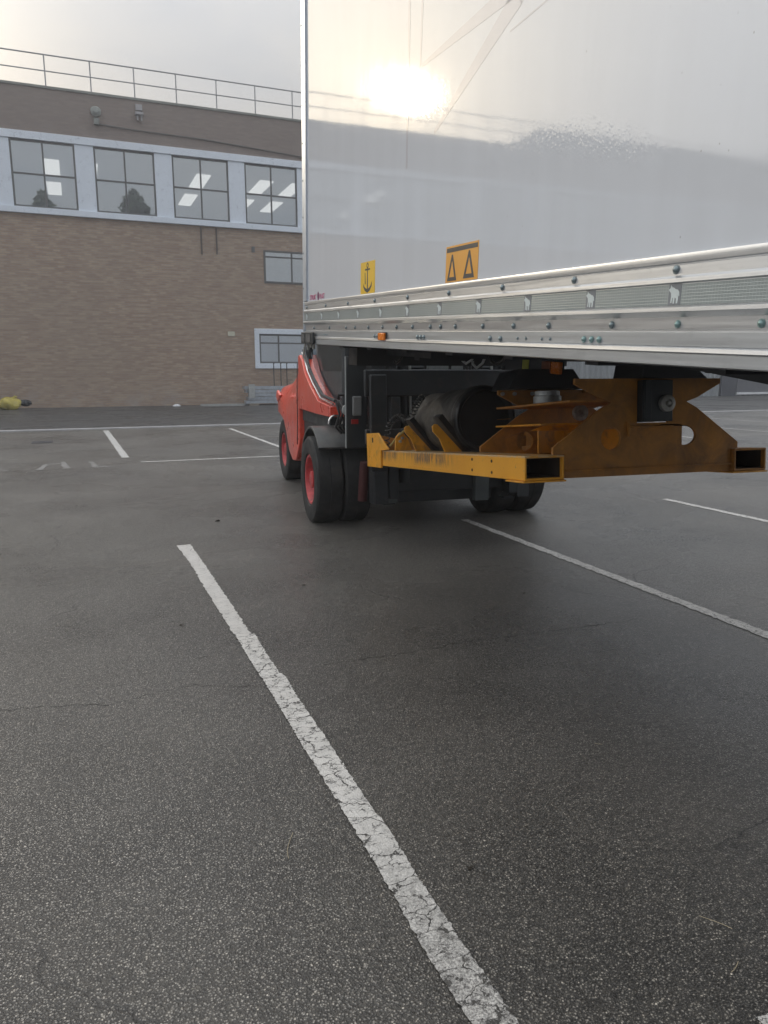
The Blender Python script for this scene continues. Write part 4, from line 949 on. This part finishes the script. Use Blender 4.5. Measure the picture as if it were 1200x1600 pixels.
for s in (-1, 1):
    m = MB(); m.box(min(s * .86, s * .88), max(s * .86, s * .88), -.28, 1.59, 1.2, 1.60); m.build('cab_lining', M_GREYPL, F)
m = MB(); m.box(-.92, .92, -.15, 1.5, 2.73, 2.80); m.build('overhead_guard', M_BODYBLK, F, bevel=.02)
m = MB(); m.box(-.90, .90, -.36, -.32, 1.22, 1.62); m.box(-.9, .9, -.34, -.30, 1.62, 1.66); m.build('dashboard', M_BODYBLK, F, bevel=.02)
m = MB(); m.box(-.90, .90, -.335, -.330, 1.665, 2.6); m.build('windscreen', M_CABGLASS, F)
m = MB(); m.box(-.16, .28, -.50, -.40, 1.60, 1.74); m.build('instrument_box', M_PALE, F, bevel=.01)
# lamp bracket panel on each side of the mast
for s in (-1, 1):
    m = MB(); m.box(min(s * 1.065, s * .86), max(s * 1.065, s * .86), -.66, -.60, .85, 1.74); pl = m.build('front_panel', M_BODYBLK, F, bevel=.008)
    m = MB(); m.box(s * .965 - .045, s * .965 + .045, -.70, -.661, 1.17, 1.36); m.build('work_lamp', M_GREYPL, pl, bevel=.012)
    m = MB(); m.box(s * .985 - .035, s * .985 + .035, -.675, -.661, 1.09, 1.135); m.build('reflector', pm('red_reflector', (.35, .02, .02), .3), pl)
    m = MB(); m.tube([(s * 1.06, -.63, .85), (s * 1.06, -.63, 1.74)], .012, 6); m.build('edge_trim', M_PALE, pl)
# hoses by the fender
for i in range(4):
    m = MB(); x = -1.11 + .03 * i; m.tube([(x, -.40 + .03 * i, 1.30), (x + .02, -.47, 1.18), (x - .02 + .01 * i, -.46, 1.05), (x + .05, -.42, .98)], .013, 8); m.build('hose', M_HOSE, F)
m = MB(); m.tube([(-1.09, -.42, 1.33), (-1.09, -.45, 1.37), (-1.0, -.48, 1.37), (-.96, -.50, 1.30)], .018, 8); m.build('grab_handle', M_HOSE, F)
m = MB(); m.lathe([(0, .055), (.03, .055), (.04, .03), (.04, .001)], (-1.02, -.50, 1.22), (0, -1, 0), 18); m.build('headlamp', M_PALE, F, smooth=40)
# mast, tilted back
MA = empty('mast', (0, -.72, .30), (R(-3.6), 0, 0)); MA.parent = F
for s in (-1, 1):
    m = MB(); xo, xi = s * .84, s * .70
    m.box(min(xo, xi), max(xo, xi), -.16, -.135, 0, 3.0); m.box(min(xo, xi), max(xo, xi), .03, .055, 0, 3.0); m.box(min(xo, xo - s * .03), max(xo, xo - s * .03), -.134, .029, 0, 3.0)
    m.build('mast_channel', M_MAST, MA, bevel=.006)
    m = MB(); xo, xi = s * .69, s * .60; m.box(min(xo, xi), max(xo, xi), -.18, .0, .05, 3.0); m.build('inner_channel', M_MAST, MA, bevel=.006)
    m = MB(); m.tube([(s * .50, -.06, .2), (s * .50, -.06, 2.6)], .055, 14); m.build('lift_cylinder', M_MAST, MA)
    m = MB(); m.tube([(s * .44, -.10, .5), (s * .44, -.10, 2.7)], .014, 6); m.build('chain', M_PALE, MA)
    m = MB(); m.box(s * .66 - .06, s * .66 + .06, -.06, .06, -.02, .0); m.build('mast_foot', M_MAST, MA)
m = MB(); m.box(-.60, .60, -.05, .03, 1.07, 1.32); m.build('cross_tie', M_MAST, MA, bevel=.01)
for za, zb_ in ((2.5, 2.75), (.10, .4)):
    m = MB(); m.box(-.60, .60, -.03, .03, za, zb_); m.build('cross_tie', M_MAST, MA, bevel=.01)
m = MB(); m.box(-.95, .95, -.285, -.225, .60, .74); m.box(-.95, .95, -.285, -.225, 1.05, 1.30); m.box(-.70, -.60, -.284, -.20, .745, 1.045); m.box(.60, .70, -.284, -.20, .745, 1.045); m.box(-.28, .28, -.25, -.20, .745, 1.045); m.build('fork_carriage', M_MAST, MA, bevel=.01)
for xc in (-.655 * AS - .247 + .0, .88 * AS - .247):
    m = MB(); m.box(xc - .08, xc + .08, -.345, -.29, .34, 1.25); m.build('fork_shank', M_MAST, MA, bevel=.008)
m = MB()
for i in range(5): m.tube([(.10 + .03 * i, -.12, 2.6), (.11 + .03 * i, -.16, 1.5), (.10 + .035 * i, -.20, 1.0)], .012, 6)
m.build('mast_hoses', M_HOSE, MA)
# fork blades reach into the pockets, following the tilt of the frame
inv = Matrix.Translation((3.53, 7.35, 0)) @ Matrix.Rotation(-a5, 4, 'Z')
toF = inv.inverted() @ Ma
for xc in (-.655, .88):
    m = MB(); m.box(q(xc) - .08, q(xc) + .08, q(.35), q(3.40), q(.030), q(.075), toF); m.build('fork', M_MAST, F, bevel=.004)
m = MB(); m.box(-.56, .56, -.56, -.50, .26, 1.30); m.build('front_bulkhead', M_MAST, F, bevel=.01)
for xx in (-.40, -.22, .05, .22, .40):
    m = MB(); m.tube([(xx, -.62, .45), (xx + .02, -.66, .9), (xx - .03, -.60, 1.25), (xx, -.58, 1.7)], .016, 8); m.build('hydraulic_hose', M_HOSE, F)
# tilt-cylinder stubs and guard plates below the carriage
for xa_, xb_, za, zb_ in ((-.74, -.58, .30, .74), (.26, .42, .28, .62)):
    m = MB(); m.box(xa_, xb_, -.80, -.72, za, zb_); m.build('lower_bracket', pm('bracket_grey', (.10, .115, .12), .45, .3), F, bevel=.01)
m = MB(); m.tube([(-.88, -.55, .30), (-.86, -.58, .70)], .05, 12); m.build('brake_cylinder', pm('dark_red', (.07, .014, .014), .6), F)  # even dark brownish red

# trailer-side amber lamps and label hanging at the front, far side
MAT_LAB = M_STK_LAB
for dx, mt in ((0, M_AMBER_DIM), (.115, M_ORANGE)):
    m = MB(); m.box(-.05, .05, -.015, .015, -.04, .04); o = m.build('marker_lamp', mt, TR, bevel=.006)
    o.location = (.28, .0, 0)
    LAMPS = globals().setdefault('LAMPS', []); LAMPS.append(o)
    m = MB(); m.box(-.056, .056, .0155, .022, -.046, .046); m.build('lamp_base', M_CHASSIS, o)
LAMPS[0].location = (1.775, 1.20, -.112); LAMPS[1].location = (1.885, 1.20, -.112)
for o in LAMPS: o.rotation_euler = (0, 0, 0)
m = MB(); m.box(1.475, 1.525, 1.198, 1.2, -.165, -.10); m.box(1.46, 1.54, 1.2005, 1.206, -.18, -.02); m.build('warning_label', M_STK_LAB, TR)

# ---------------------------------------------------------------- morning haze: one closed box of thin even air
m = MB(); m.box(-340, 540, -340, 440, -1.2, 27.5)
g = NG('haze_air'); g.t.nodes.remove(g.b); pv = g.n('ShaderNodeVolumePrincipled', {'Color': (.93, .95, 1.0, 1), 'Density': .0036, 'Anisotropy': .35})
g.l(pv.outputs[0], g.o.inputs['Volume'])
tag(m.build('haze', g.m, smooth=0), 'thin pale morning haze filling the yard', 'haze', kind='stuff')

# air and electric lines hanging under the trailer nose
M_LINE = pm('pale_airline', (.48, .50, .52), .35)
for x, y, dz, mt in ((.98, 1.0, .10, M_LINE), (1.06, 1.05, .13, M_LINE), (.50, .62, .12, M_HOSE), (.30, .50, .10, M_LINE), (1.6, .9, .08, M_HOSE)):
    m = MB(); m.tube([(x - .10, y, -.02), (x - .06, y, -.02 - dz * .8), (x, y, -.02 - dz), (x + .07, y + .01, -.02 - dz * .7), (x + .12, y + .02, -.02)], .010, 8); m.build('air_line', mt, TR, smooth=60)
